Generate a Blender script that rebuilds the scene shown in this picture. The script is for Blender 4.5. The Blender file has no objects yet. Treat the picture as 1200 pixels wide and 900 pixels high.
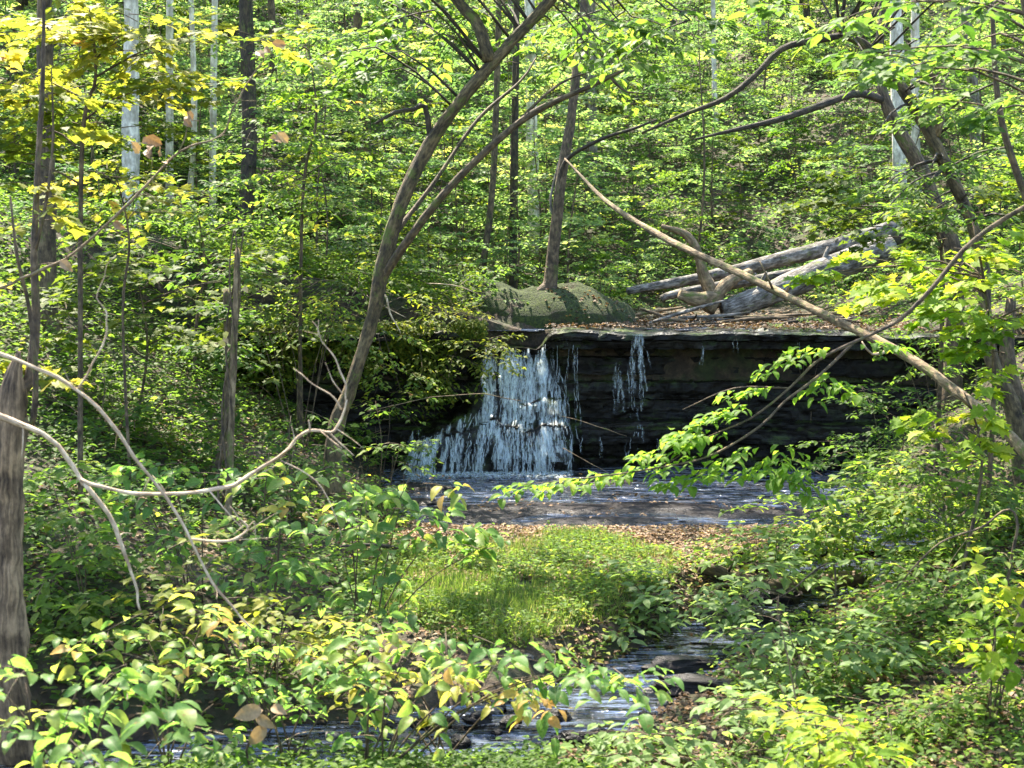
import bpy, math, random
import numpy as np
R = random.Random(11)
rng = np.random.default_rng(11)
scene = bpy.context.scene
C = scene.collection

# ------------------------------------------------------------------ camera
CAMZ, F, PITCH = 2.75, 1648.0, math.atan(150 / 1648.0)
cp, sp = math.cos(PITCH), math.sin(PITCH)
cam_d = bpy.data.cameras.new('camera'); cam = bpy.data.objects.new('camera', cam_d); C.objects.link(cam)
cam.location = (0, 0, CAMZ); cam.rotation_euler = (math.pi / 2 - PITCH, 0, 0)
cam_d.sensor_width = 36; cam_d.lens = 36 * F / 1200; cam_d.dof.use_dof = True; cam_d.dof.focus_distance = 18; cam_d.dof.aperture_fstop = 4.5; cam_d.clip_end = 600; cam_d.clip_start = .05
scene.camera = cam

def P(px, py, y):
    """where the sight line of a photo pixel stands at distance y"""
    u, v = (px - 600) / F, (450 - py) / F
    t = y / (cp + v * sp)
    return np.array((u * t, y, CAMZ + (-sp + v * cp) * t))

def nrm(v):
    v = np.asarray(v, float)
    return v / (np.linalg.norm(v, axis=-1, keepdims=True) + 1e-9)

def sstep(a, b, x):
    t = np.clip((x - a) / (b - a + 1e-9), 0, 1)
    return t * t * (3 - 2 * t)

# value noise -------------------------------------------------------
_T = rng.random((64, 64))
def vnoise(x, y):
    x = np.asarray(x, float); y = np.asarray(y, float)
    xi = np.floor(x).astype(int); yi = np.floor(y).astype(int)
    fx = x - xi; fy = y - yi
    fx = fx * fx * (3 - 2 * fx); fy = fy * fy * (3 - 2 * fy)
    a = _T[xi % 64, yi % 64]; b = _T[(xi + 1) % 64, yi % 64]
    c = _T[xi % 64, (yi + 1) % 64]; d = _T[(xi + 1) % 64, (yi + 1) % 64]
    return (a * (1 - fx) + b * fx) * (1 - fy) + (c * (1 - fx) + d * fx) * fy
def fbm(x, y, o=4):
    s = 0; a = .5
    for k in range(o):
        s = s + a * (vnoise(x * 2 ** k + 7.3 * k, y * 2 ** k + 3.1 * k) - .5); a *= .5
    return s

# ------------------------------------------------------------------ object helpers
def tag(o, label=None, cat=None, group=None, kind=None):
    if label: o['label'] = label
    if cat: o['category'] = cat
    if group: o['group'] = group
    if kind: o['kind'] = kind
    return o
def empty(name, loc, label, cat, group=None, rz=0):
    o = bpy.data.objects.new(name, None); C.objects.link(o)
    o.location = [float(v) for v in loc]; o.rotation_euler = (0, 0, rz); o.empty_display_size = .2
    return tag(o, label, cat, group)
def mk(name, V, Fc, mat, parent=None, smooth=True, fattr=None, vattr=None):
    V = np.asarray(V, np.float32); Fc = np.asarray(Fc, np.int32)
    n, k = Fc.shape
    me = bpy.data.meshes.new(name)
    me.vertices.add(len(V)); me.vertices.foreach_set('co', V.ravel())
    me.loops.add(n * k); me.loops.foreach_set('vertex_index', Fc.ravel())
    me.polygons.add(n)
    me.polygons.foreach_set('loop_start', np.arange(0, n * k, k, dtype=np.int32))
    me.polygons.foreach_set('use_smooth', np.full(n, smooth, bool))
    for nm, arr in (fattr or {}).items():
        a = me.attributes.new(nm, 'FLOAT', 'POINT'); a.data.foreach_set('value', np.asarray(arr, np.float32))
    for nm, arr in (vattr or {}).items():
        a = me.attributes.new(nm, 'FLOAT_VECTOR', 'POINT'); a.data.foreach_set('vector', np.asarray(arr, np.float32).ravel())
    me.update(calc_edges=True); me.validate()
    if mat: me.materials.append(mat)
    o = bpy.data.objects.new(name, me); C.objects.link(o)
    if parent: o.parent = parent
    return o
def copy_tree(o, parent=None):
    c = o.copy(); C.objects.link(c)
    if parent: c.parent = parent
    for ch in list(o.children): copy_tree(ch, c)
    return c

# ------------------------------------------------------------------ materials
class NT:
    def __init__(s, name):
        s.m = bpy.data.materials.new(name); s.m.use_nodes = True
        s.t = s.m.node_tree; s.t.nodes.clear()
        s.out = s.n('ShaderNodeOutputMaterial')
    def n(s, ty, **kw):
        nd = s.t.nodes.new(ty)
        for k, v in kw.items():
            if k in nd.inputs: nd.inputs[k].default_value = v
            else: setattr(nd, k, v)
        return nd
    def l(s, a, b): s.t.links.new(a, b)
    def ramp(s, fac, stops, interp='LINEAR'):
        r = s.n('ShaderNodeValToRGB'); e = r.color_ramp; e.interpolation = interp
        while len(e.elements) < len(stops): e.elements.new(.5)
        for i, (p, c) in enumerate(stops):
            e.elements[i].position = p; e.elements[i].color = (*c, 1) if len(c) == 3 else c
        s.l(fac, r.inputs[0]); return r.outputs[0]
    def math(s, op, a, b=None, clamp=False):
        m = s.n('ShaderNodeMath', operation=op, use_clamp=clamp)
        for i, v in enumerate((a, b)):
            if v is None: continue
            if isinstance(v, (int, float)): m.inputs[i].default_value = v
            else: s.l(v, m.inputs[i])
        return m.outputs[0]
    def mix(s, fac, a, b, mode='MIX'):
        m = s.n('ShaderNodeMix', data_type='RGBA', blend_type=mode)
        for i, v in ((0, fac), (6, a), (7, b)):
            if isinstance(v, (int, float)): m.inputs[i].default_value = v
            elif isinstance(v, tuple): m.inputs[i].default_value = (*v, 1)
            else: s.l(v, m.inputs[i])
        return m.outputs[2]
    def noise(s, vec, scale, detail=4, rough=.55):
        n = s.n('ShaderNodeTexNoise', Scale=scale, Detail=detail, Roughness=rough)
        if vec is not None: s.l(vec, n.inputs['Vector'])
        return n.outputs['Fac']
    def mapping(s, vec, scale):
        m = s.n('ShaderNodeMapping'); m.inputs['Scale'].default_value = scale; s.l(vec, m.inputs['Vector']); return m.outputs[0]
    def bump(s, h, strength, dist):
        b = s.n('ShaderNodeBump', Strength=strength, Distance=dist); s.l(h, b.inputs['Height']); return b.outputs[0]

# leaf colour ramps: dark green, green, yellow-green, yellow, brown
G1 = [(0, (.035, .085, .012)), (.3, (.080, .145, .030)), (.55, (.130, .215, .030)), (.75, (.26, .29, .055)), (.9, (.40, .34, .05)), (1, (.32, .16, .05))]
def leaf_mat(name, stops, trans=.58, gain=1.9, rough=.55, spec=.20, spread=.25, veins=False):
    s = NT(name)
    at = s.n('ShaderNodeAttribute', attribute_name='tint')
    oi = s.n('ShaderNodeObjectInfo')
    f = s.math('ADD', at.outputs['Fac'], s.math('MULTIPLY', s.math('SUBTRACT', oi.outputs['Random'], .5), spread), True)
    col = s.ramp(f, stops)
    geo = s.n('ShaderNodeNewGeometry')
    sm = s.noise(geo.outputs['Position'], 60, 2)
    col = s.mix(1.0, col, s.ramp(sm, [(.3, (.8, .8, .8)), (.7, (1.15, 1.15, 1.1))]), 'MULTIPLY')
    if veins:
        lc = s.n('ShaderNodeAttribute', attribute_name='leafco'); sx = s.n('ShaderNodeSeparateXYZ'); s.l(lc.outputs['Vector'], sx.inputs[0])
        ay = s.math('ABSOLUTE', sx.outputs[1])
        ph = s.math('FRACT', s.math('SUBTRACT', s.math('MULTIPLY', sx.outputs[0], 8.0), s.math('MULTIPLY', ay, 6.0)))
        side = s.ramp(ph, [(.0, (1, 1, 1)), (.14, (0, 0, 0)), (.86, (0, 0, 0)), (1, (1, 1, 1))])
        mid = s.ramp(ay, [(.0, (1, 1, 1)), (.022, (0, 0, 0))])
        vn = s.math('MAXIMUM', mid, s.math('MULTIPLY', side, .45))
        col = s.mix(s.math('MULTIPLY', vn, .3), col, (.34, .40, .16))
        bl = s.ramp(s.math('ADD', s.noise(geo.outputs['Position'], 38, 4, .7), s.math('MULTIPLY', sx.outputs[2], .12)), [(.66, (0, 0, 0)), (.74, (1, 1, 1))])
        col = s.mix(s.math('MULTIPLY', bl, .75), col, (.20, .13, .04))
    bs = s.n('ShaderNodeBsdfPrincipled', Roughness=rough)
    bs.inputs['Specular IOR Level'].default_value = spec
    s.l(col, bs.inputs['Base Color'])
    tr = s.n('ShaderNodeBsdfTranslucent')
    s.l(s.mix(1.0, col, (gain * 1.05, gain, gain * .65), 'MULTIPLY'), tr.inputs['Color'])
    mx = s.n('ShaderNodeMixShader', Fac=trans); s.l(bs.outputs[0], mx.inputs[1]); s.l(tr.outputs[0], mx.inputs[2])
    s.l(mx.outputs[0], s.out.inputs[0])
    return s.m
M = {}
M['leaf'] = leaf_mat('leaf green', G1)
M['leaf_far'] = leaf_mat('leaf cool green', [(0, (.045, .10, .035)), (.35, (.105, .185, .070)), (.6, (.18, .265, .095)), (.8, (.31, .35, .11)), (1, (.42, .37, .08))], gain=1.9, spread=.4)
M['leaf_olive'] = leaf_mat('leaf olive yellow', [(0, (.04, .08, .012)), (.35, (.11, .155, .02)), (.6, (.22, .235, .03)), (.8, (.38, .34, .07)), (.93, (.50, .41, .12)), (1, (.35, .18, .07))], gain=1.6)
M['leaf_lime'] = leaf_mat('leaf lime', [(0, (.06, .14, .012)), (.4, (.16, .27, .02)), (.7, (.32, .38, .03)), (.9, (.48, .42, .05)), (1, (.5, .33, .12))], gain=1.6)
M['leaf_big'] = leaf_mat('leaf broad', [(0, (.035, .10, .022)), (.35, (.08, .18, .04)), (.6, (.15, .26, .06)), (.82, (.30, .34, .07)), (.95, (.46, .37, .07)), (1, (.42, .25, .08))], gain=1.7, rough=.5, spec=.25, veins=True)
M['leaf_spray'] = leaf_mat('leaf fresh green', [(0, (.05, .13, .015)), (.5, (.13, .24, .025)), (.8, (.26, .34, .04)), (1, (.45, .36, .06))], trans=.62, gain=2.0, veins=True)
M['litter'] = leaf_mat('dry leaf litter', [(0, (.05, .028, .014)), (.4, (.15, .085, .04)), (.7, (.28, .17, .085)), (.9, (.42, .30, .16)), (1, (.50, .42, .10))], trans=.2, gain=1.2, rough=.6, spec=.3)
M['grass'] = leaf_mat('grass', [(0, (.04, .09, .016)), (.5, (.105, .175, .03)), (.85, (.26, .30, .09)), (1, (.36, .30, .12))], trans=.45, gain=1.6)

def bark_mat(name, dark, light, moss=.0, sc=1.0, bump=.9, vs=13):
    s = NT(name)
    at = s.n('ShaderNodeAttribute', attribute_name='bark_co')
    v = s.mapping(at.outputs['Vector'], (40 * sc, 40 * sc, vs * sc))
    n1 = s.noise(v, 1.0, 6, .62)
    n2 = s.noise(s.mapping(at.outputs['Vector'], (9, 9, 6)), 1.0, 5, .65)
    f = s.math('ADD', s.math('MULTIPLY', n1, .5), s.math('MULTIPLY', n2, .5))
    col = s.ramp(f, [(.40, dark), (.5, tuple((a * 1.3 + b * .7) / 2 for a, b in zip(dark, light))), (.60, light)])
    if moss > 0:
        mf = s.ramp(s.noise(s.mapping(at.outputs['Vector'], (6, 6, 4)), 1.3, 6, .75), [(.62 - moss * .3, (0, 0, 0)), (.72 - moss * .3, (1, 1, 1))])
        col = s.mix(mf, col, (.10, .125, .02))
    bs = s.n('ShaderNodeBsdfPrincipled', Roughness=.85)
    s.l(col, bs.inputs['Base Color']); s.l(s.bump(n1, bump, .03), bs.inputs['Normal'])
    s.l(bs.outputs[0], s.out.inputs[0]); return s.m
M['bark_brown'] = bark_mat('bark brown', (.035, .022, .012), (.19, .13, .07), .2)
M['bark_moss'] = bark_mat('bark mossy', (.025, .017, .009), (.19, .135, .065), .28)
M['bark_dark'] = bark_mat('bark dark', (.018, .013, .008), (.085, .06, .036), .2)
M['bark_grey'] = bark_mat('bark grey', (.07, .058, .044), (.30, .26, .20), .2, .7)
M['bark_pale'] = bark_mat('bark pale', (.32, .28, .22), (.80, .74, .62), .0, .4, .3)
M['dead_pale'] = bark_mat('dead wood pale', (.26, .17, .10), (.74, .57, .37), .0, 1.2, .4)
M['dead_tan'] = bark_mat('dead wood tan', (.09, .058, .03), (.34, .24, .13), .3, 1.0)
M['log_grey'] = bark_mat('log grey', (.035, .026, .018), (.31, .28, .245), .2, .8)
M['shaggy'] = bark_mat('shaggy bark', (.045, .026, .013), (.40, .265, .145), .0, .9, 1.0, 4.0)

def rock_mat(name, stops, moss=0., wet=True, spec=.5):
    s = NT(name)
    g = s.n('ShaderNodeNewGeometry')
    st = s.noise(s.mapping(g.outputs['Position'], (.7, .7, 9)), 1.6, 6, .6)
    fine = s.noise(g.outputs['Position'], 14, 6, .65)
    f = s.math('ADD', s.math('MULTIPLY', st, .6), s.math('MULTIPLY', fine, .4))
    col = s.ramp(f, stops)
    if moss:
        sep = s.n('ShaderNodeSeparateXYZ'); s.l(g.outputs['Normal'], sep.inputs[0])
        mf = s.math('MULTIPLY', s.ramp(s.noise(g.outputs['Position'], 3.2, 5, .7), [(.5, (0, 0, 0)), (.62, (1, 1, 1))]), s.math('ADD', sep.outputs[2], moss, True), True)
        col = s.mix(mf, col, (.05, .075, .016))
    bs = s.n('ShaderNodeBsdfPrincipled'); bs.inputs['Specular IOR Level'].default_value = spec
    s.l(col, bs.inputs['Base Color'])
    s.l(s.ramp(fine, [(.35, (.22,) * 3), (.7, (.6,) * 3)] if wet else [(.3, (.6,) * 3), (.7, (.9,) * 3)]), bs.inputs['Roughness'])
    s.l(s.bump(f, .8, .06), bs.inputs['Normal']); s.l(bs.outputs[0], s.out.inputs[0]); return s.m
M['ledge'] = rock_mat('wet layered rock', [(.34, (.003, .0026, .002)), (.52, (.010, .008, .006)), (.70, (.034, .028, .020))], .1, spec=.16)
M['slab'] = rock_mat('wet slab rock', [(.34, (.006, .005, .005)), (.52, (.016, .013, .013)), (.72, (.05, .04, .036))], 0, spec=.12)
M['drystone'] = rock_mat('dry stone', [(.3, (.05, .043, .036)), (.5, (.11, .095, .08)), (.7, (.2, .18, .15))], 0, False)

def ground_mat():
    s = NT('forest soil')
    g = s.n('ShaderNodeNewGeometry')
    n1 = s.noise(g.outputs['Position'], 9, 8, .7); n2 = s.noise(g.outputs['Position'], 2.6, 7, .72)
    col = s.ramp(n1, [(.3, (.015, .010, .006)), (.5, (.045, .029, .016)), (.7, (.11, .072, .04))])
    col = s.mix(s.ramp(n2, [(.45, (0, 0, 0)), (.6, (.75,) * 3)]), col, s.ramp(n1, [(.3, (.015, .024, .006)), (.7, (.05, .07, .015))]))
    bs = s.n('ShaderNodeBsdfPrincipled', Roughness=.9)
    s.l(col, bs.inputs['Base Color']); s.l(s.bump(n1, .9, .08), bs.inputs['Normal']); s.l(bs.outputs[0], s.out.inputs[0]); return s.m
M['ground'] = ground_mat()
def moss_mat():
    s = NT('moss cushion')
    g = s.n('ShaderNodeNewGeometry')
    n1 = s.noise(g.outputs['Position'], 30, 6, .7); n2 = s.noise(g.outputs['Position'], 2.5, 4)
    col = s.ramp(n1, [(.3, (.010, .016, .003)), (.5, (.032, .046, .006)), (.7, (.085, .110, .012))])
    col = s.mix(s.ramp(n2, [(.58, (0, 0, 0)), (.68, (.6,) * 3)]), col, (.03, .02, .01))
    bs = s.n('ShaderNodeBsdfPrincipled', Roughness=.95)
    s.l(col, bs.inputs['Base Color']); s.l(s.bump(n1, 1.0, .06), bs.inputs['Normal']); s.l(bs.outputs[0], s.out.inputs[0]); return s.m
M['moss'] = moss_mat()
def water_mat():
    s = NT('stream water')
    g = s.n('ShaderNodeNewGeometry')
    n1 = s.noise(s.mapping(g.outputs['Position'], (1.0, 3.4, 1)), 2.6, 2, .5)
    n2 = s.noise(s.mapping(g.outputs['Position'], (1.0, 2.4, 1)), 9, 2, .5)
    h = s.math('ADD', n1, s.math('MULTIPLY', n2, .22))
    bs = s.n('ShaderNodeBsdfPrincipled', Roughness=.04, IOR=1.8)
    bs.inputs['Base Color'].default_value = (.010, .010, .009, 1)
    bn = s.n('ShaderNodeBump', Distance=1.2); s.l(h, bn.inputs['Height'])
    s.l(s.ramp(s.noise(s.mapping(g.outputs['Position'], (.55, 2.2, 1)), 1.5, 3, .6), [(.40, (.18,) * 3), (.58, (1, 1, 1))]), bn.inputs['Strength'])
    s.l(bn.outputs[0], bs.inputs['Normal'])
    # riffles: sky reflection painted into the colour as thin broken pale blue streaks
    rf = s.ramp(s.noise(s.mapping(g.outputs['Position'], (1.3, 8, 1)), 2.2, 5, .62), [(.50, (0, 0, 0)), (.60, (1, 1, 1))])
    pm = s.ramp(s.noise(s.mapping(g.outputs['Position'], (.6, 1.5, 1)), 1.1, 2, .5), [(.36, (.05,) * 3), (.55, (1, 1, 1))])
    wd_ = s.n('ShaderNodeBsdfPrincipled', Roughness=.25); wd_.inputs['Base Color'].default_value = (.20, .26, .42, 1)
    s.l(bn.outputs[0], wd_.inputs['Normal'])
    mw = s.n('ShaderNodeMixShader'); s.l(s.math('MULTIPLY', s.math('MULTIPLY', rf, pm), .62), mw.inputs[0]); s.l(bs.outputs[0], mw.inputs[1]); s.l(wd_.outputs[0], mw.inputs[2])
    s.l(mw.outputs[0], s.out.inputs[0]); return s.m
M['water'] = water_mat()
def fall_mat(name, dens):
    s = NT(name)
    at = s.n('ShaderNodeAttribute', attribute_name='bark_co')
    n = s.noise(s.mapping(at.outputs['Vector'], (34, 7, 0)), 1.0, 5, .65)
    bs = s.n('ShaderNodeBsdfPrincipled', Roughness=.22, IOR=1.33)
    bs.inputs['Base Color'].default_value = (.80, .88, .89, 1)
    bs.inputs['Specular IOR Level'].default_value = .8
    s.l(s.bump(n, .5, .02), bs.inputs['Normal'])
    tl = s.n('ShaderNodeBsdfTranslucent'); tl.inputs[0].default_value = (.80, .88, .89, 1)
    m0 = s.n('ShaderNodeMixShader', Fac=.45); s.l(bs.outputs[0], m0.inputs[1]); s.l(tl.outputs[0], m0.inputs[2])
    gl = s.n('ShaderNodeBsdfTransparent')
    mx = s.n('ShaderNodeMixShader')
    sp_ = s.n('ShaderNodeSeparateXYZ'); s.l(at.outputs['Vector'], sp_.inputs[0])
    edge = s.math('SUBTRACT', 1.0, s.math('POWER', s.math('ABSOLUTE', sp_.outputs[2]), 1.6), True)
    s.l(s.math('MULTIPLY', s.ramp(n, [(.5 - dens, (.04,) * 3), (.74 - dens, (.9,) * 3)]), edge, True), mx.inputs[0])
    s.l(gl.outputs[0], mx.inputs[1]); s.l(m0.outputs[0], mx.inputs[2]); s.l(mx.outputs[0], s.out.inputs[0]); return s.m
M['fall'] = fall_mat('white falling water', .09)
M['fall_thin'] = fall_mat('thin trickling water', .03)
M['foam'] = fall_mat('foam', .06)

# ------------------------------------------------------------------ wood and leaf collectors
def catmull(pts, step):
    pts = [np.asarray(p, float) for p in pts]
    ext = [2 * pts[0] - pts[1]] + pts + [2 * pts[-1] - pts[-2]]
    out = []; par = []
    for i in range(len(pts) - 1):
        p0, p1, p2, p3 = ext[i:i + 4]
        k = max(2, int(np.linalg.norm(p2[:3] - p1[:3]) / step))
        for j in range(k):
            t = j / k
            out.append(.5 * (2 * p1 + (p2 - p0) * t + (2 * p0 - 5 * p1 + 4 * p2 - p3) * t * t + (3 * p1 - p0 - 3 * p2 + p3) * t ** 3)); par.append(i + t)
    out.append(pts[-1]); par.append(len(pts) - 1)
    return np.array(out), np.array(par)

class Wood:
    def __init__(s): s.V = []; s.Fc = []; s.A = []; s.n = 0
    def tube(s, pts, rad, sides=8, step=.15, rough=.08, cap=True, wob=.0):
        pts = np.array(pts, float)
        q, par = catmull(pts, step)
        r = np.interp(par, np.arange(len(rad)), rad) if len(rad) == len(pts) else np.interp(par, np.linspace(0, len(pts) - 1, len(rad)), rad)
        if wob: q = q + (rng.random(q.shape) - .5) * wob * r[:, None]
        k = len(q)
        T = nrm(np.gradient(q, axis=0))
        up = np.array((0, 0, 1.)) if abs(T[0][2]) < .9 else np.array((1., 0, 0))
        a = nrm(np.cross(T[0], up)); As = []
        for i in range(k):
            a = nrm(a - T[i] * np.dot(a, T[i])); As.append(a)
        As = np.array(As); Bs = np.cross(T, As)
        th = np.linspace(0, 2 * np.pi, sides, endpoint=False)
        ln = np.concatenate([[0], np.cumsum(np.linalg.norm(np.diff(q, axis=0), axis=1))])
        o = R.random() * 50
        rr = r[:, None] * (1 + rough * 2 * (vnoise(th[None, :] * 1.3 + o, ln[:, None] * 3 + o) - .5) + rough * (rng.random((k, sides)) - .5))
        if cap:
            q = np.concatenate([q[:1], q, q[-1:]]); rr = np.concatenate([rr[:1] * .02, rr, rr[-1:] * .02])
            As = np.concatenate([As[:1], As, As[-1:]]); Bs = np.concatenate([Bs[:1], Bs, Bs[-1:]]); ln = np.concatenate([ln[:1], ln, ln[-1:]]); k += 2
        V = q[:, None, :] + rr[..., None] * (np.cos(th)[None, :, None] * As[:, None, :] + np.sin(th)[None, :, None] * Bs[:, None, :])
        rb = np.mean(r)
        A = np.stack([np.cos(th)[None, :] * rb + 0 * rr + o, np.sin(th)[None, :] * rb + 0 * rr, ln[:, None] + 0 * rr], -1)
        i, j = np.meshgrid(np.arange(k - 1), np.arange(sides), indexing='ij'); j2 = (j + 1) % sides
        Fq = np.stack([i * sides + j, i * sides + j2, (i + 1) * sides + j2, (i + 1) * sides + j], -1).reshape(-1, 4) + s.n
        s.V.append(V.reshape(-1, 3)); s.A.append(A.reshape(-1, 3)); s.Fc.append(Fq); s.n += k * sides
        return q
    def build(s, name, mat, parent=None, off=(0, 0, 0)):
        return mk(name, np.concatenate(s.V) - np.asarray(off, float), np.concatenate(s.Fc), mat, parent, True, None, {'bark_co': np.concatenate(s.A)})

def _leaf_template(kind):
    if kind == 0:    # folded rhombus
        V = [(0, 0, 0), (.45, .34, .07), (1, 0, -.06), (.45, -.34, .07)]; Fc = [(0, 2, 1), (0, 3, 2)]
    elif kind == 1:  # ovate, six triangles
        V = [(0, 0, 0), (.5, 0, 0), (1.02, 0, -.14), (.25, .25, .05), (.66, .22, .03), (.25, -.25, .05), (.66, -.22, .03)]
        Fc = [(0, 1, 3), (1, 4, 3), (1, 2, 4), (0, 5, 1), (1, 5, 6), (1, 6, 2)]
    elif kind == 2:  # broad leaf, finer
        V = []; Fc = []
        n = 8
        for i in range(n + 1):
            t = i / n; w = .265 * (math.sin(math.pi * t ** .8) ** .8 if 0 < t < 1 else 0) + .004
            zz = .06 * math.sin(math.pi * t) - .24 * t * t
            for q in (-1, -.5, 0, .5, 1): V.append((t, q * w, zz + .16 * w * abs(q) * 1.6 + .012 * math.sin(t * 17 + q * 2)))
        for i in range(n):
            for j in range(4):
                a = i * 5 + j
                Fc += [(a, a + 5, a + 6), (a, a + 6, a + 1)]
    elif kind == 3:  # lobed maple-like
        pr = [(0, 0), (-.02, .30), (.16, .22), (.22, .52), (.42, .30), (.55, .44), (.62, .2), (1.0, 0)]
        pr = pr + [(x, -y) for x, y in pr[-2:0:-1]]
        V = [(.35, 0, .02)] + [(x, y, .05 * abs(y) * 2 - .16 * x * x) for x, y in pr]
        m = len(pr); Fc = [(0, 1 + (k + 1) % m, 1 + k) for k in range(m)]
    elif kind == 4:  # grass blade
        V = []; Fc = []
        for i in range(5):
            t = i / 4; w = .028 * (1 - t ** 1.5) + .002
            V += [(t * .95, -w, .32 * t * t * -1), (t * .95, w, .32 * t * t * -1)]
        for i in range(4): a = 2 * i; Fc += [(a, a + 2, a + 3), (a, a + 3, a + 1)]
    elif kind == 5:  # curled dry leaf
        V = [(0, 0, 0), (.5, 0, .1), (1, 0, .02), (.3, .3, .16), (.72, .24, .2), (.3, -.3, .12), (.72, -.22, .22)]
        Fc = [(0, 1, 3), (1, 4, 3), (1, 2, 4), (0, 5, 1), (1, 5, 6), (1, 6, 2)]
    return np.array(V, float), np.array(Fc, int)
TPL = [_leaf_template(k) for k in range(6)]

class Leaves:
    def __init__(s): s.p = []; s.d = []; s.n = []; s.s = []; s.t = []
    def add(s, p, d, n, size, tint):
        p = np.atleast_2d(p); m = len(p)
        s.p.append(p); s.d.append(np.broadcast_to(np.atleast_2d(d), (m, 3))); s.n.append(np.broadcast_to(np.atleast_2d(n), (m, 3)))
        s.s.append(np.broadcast_to(size, (m,))); s.t.append(np.broadcast_to(tint, (m,)))
    def count(s): return sum(len(x) for x in s.p)
    def build(s, name, mat, parent=None, kind=0, off=(0, 0, 0), smooth=None):
        p = np.concatenate(s.p) - np.asarray(off, float); d = nrm(np.concatenate(s.d)); n = np.concatenate(s.n)
        sz = np.concatenate(s.s); t = np.concatenate(s.t)
        sd = nrm(np.cross(n, d)); n = np.cross(d, sd)
        TV, TF = TPL[kind]
        wv = 1 + .3 * (rng.random(len(p)) - .5)
        V = p[:, None, :] + sz[:, None, None] * (TV[None, :, 0, None] * d[:, None, :] + (TV[None, :, 1, None] * wv[:, None, None]) * sd[:, None, :] + TV[None, :, 2, None] * n[:, None, :])
        Fc = (TF[None] + (np.arange(len(p)) * len(TV))[:, None, None]).reshape(-1, 3)
        return mk(name, V.reshape(-1, 3), Fc, mat, parent, kind in (2,) if smooth is None else smooth, {'tint': np.clip(np.repeat(t, len(TV)), 0, 1)},
                  {'leafco': np.stack([np.tile(TV[:, 0], len(p)), np.tile(TV[:, 1], len(p)), np.repeat(rng.random(len(p)), len(TV))], -1)} if kind == 2 else None)

def jit(n, a): return (rng.random((n, 3)) - .5) * 2 * a

def spray(L, W, p0, d, length, leaf=.085, twigs=9, per=7, droop=.18, spread=.5, flat=.35, wr=.008, tint=.4, tv=.12, woodtwigs=False, start=.18):
    """a branch with leaves in flattened layers along side twigs"""
    p0 = np.asarray(p0, float); d = nrm(d)
    sd = nrm(np.cross(d, (0, 0, 1.))); off = R.uniform(-.12, .12)
    s = np.linspace(0, 1, 7)
    bend = jit(1, .10)[0]
    def axis(t):
        t = np.asarray(t)[..., None]
        return p0 + d * t * length + np.array((0, 0, -1.)) * droop * t ** 2 * length + bend * length * t * t
    ax = axis(s)
    if W is not None: W.tube(ax, [wr, wr * .25], 4, length / 5, .1, False)
    tb = tint + R.gauss(0, tv * .6)
    ts = start + (1 - start) * (np.arange(twigs) + rng.random(twigs) * .7) / twigs
    sg = np.where(np.arange(twigs) % 2 == 0, 1., -1.)
    td = nrm(d * .75 + sg[:, None] * sd * R.uniform(.6, 1.0) + jit(twigs, .25) * np.array((1, 1, .7)))
    tl = length * spread * (1.05 - .65 * ts) * (.7 + .6 * rng.random(twigs))
    tp = axis(ts)
    u = (np.arange(per) + .6) / per
    pos = tp[:, None, :] + td[:, None, :] * (u[None, :] * tl[:, None])[..., None] - np.array((0, 0, 1.)) * (droop * .5 * (u[None, :] ** 2) * tl[:, None])[..., None]
    ls = np.where(np.arange(per) % 2 == 0, 1., -1.)
    pd = nrm(np.cross(td, (0, 0, 1.)))
    ld = td[:, None, :] * .7 + pd[:, None, :] * ls[None, :, None] * .8 + np.array((0, 0, -.28))
    n = twigs * per
    ld = nrm(ld.reshape(-1, 3) + jit(n, .3))
    nn = nrm(np.array((0, 0, 1.)) + jit(n, flat))
    tn = tb + rng.normal(0, tv, n)
    L.add(pos.reshape(-1, 3) + jit(n, leaf * .25), ld, nn, leaf * (.6 + .7 * rng.random(n)), tn)
    if woodtwigs and W is not None:
        for k in range(twigs):
            W.tube([tp[k], tp[k] + td[k] * tl[k] * .5 - (0, 0, droop * .1 * tl[k]), tp[k] + td[k] * tl[k] - (0, 0, droop * .5 * tl[k])], [wr * .4, wr * .15], 3, tl[k], .0, False)
    return ax

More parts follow.
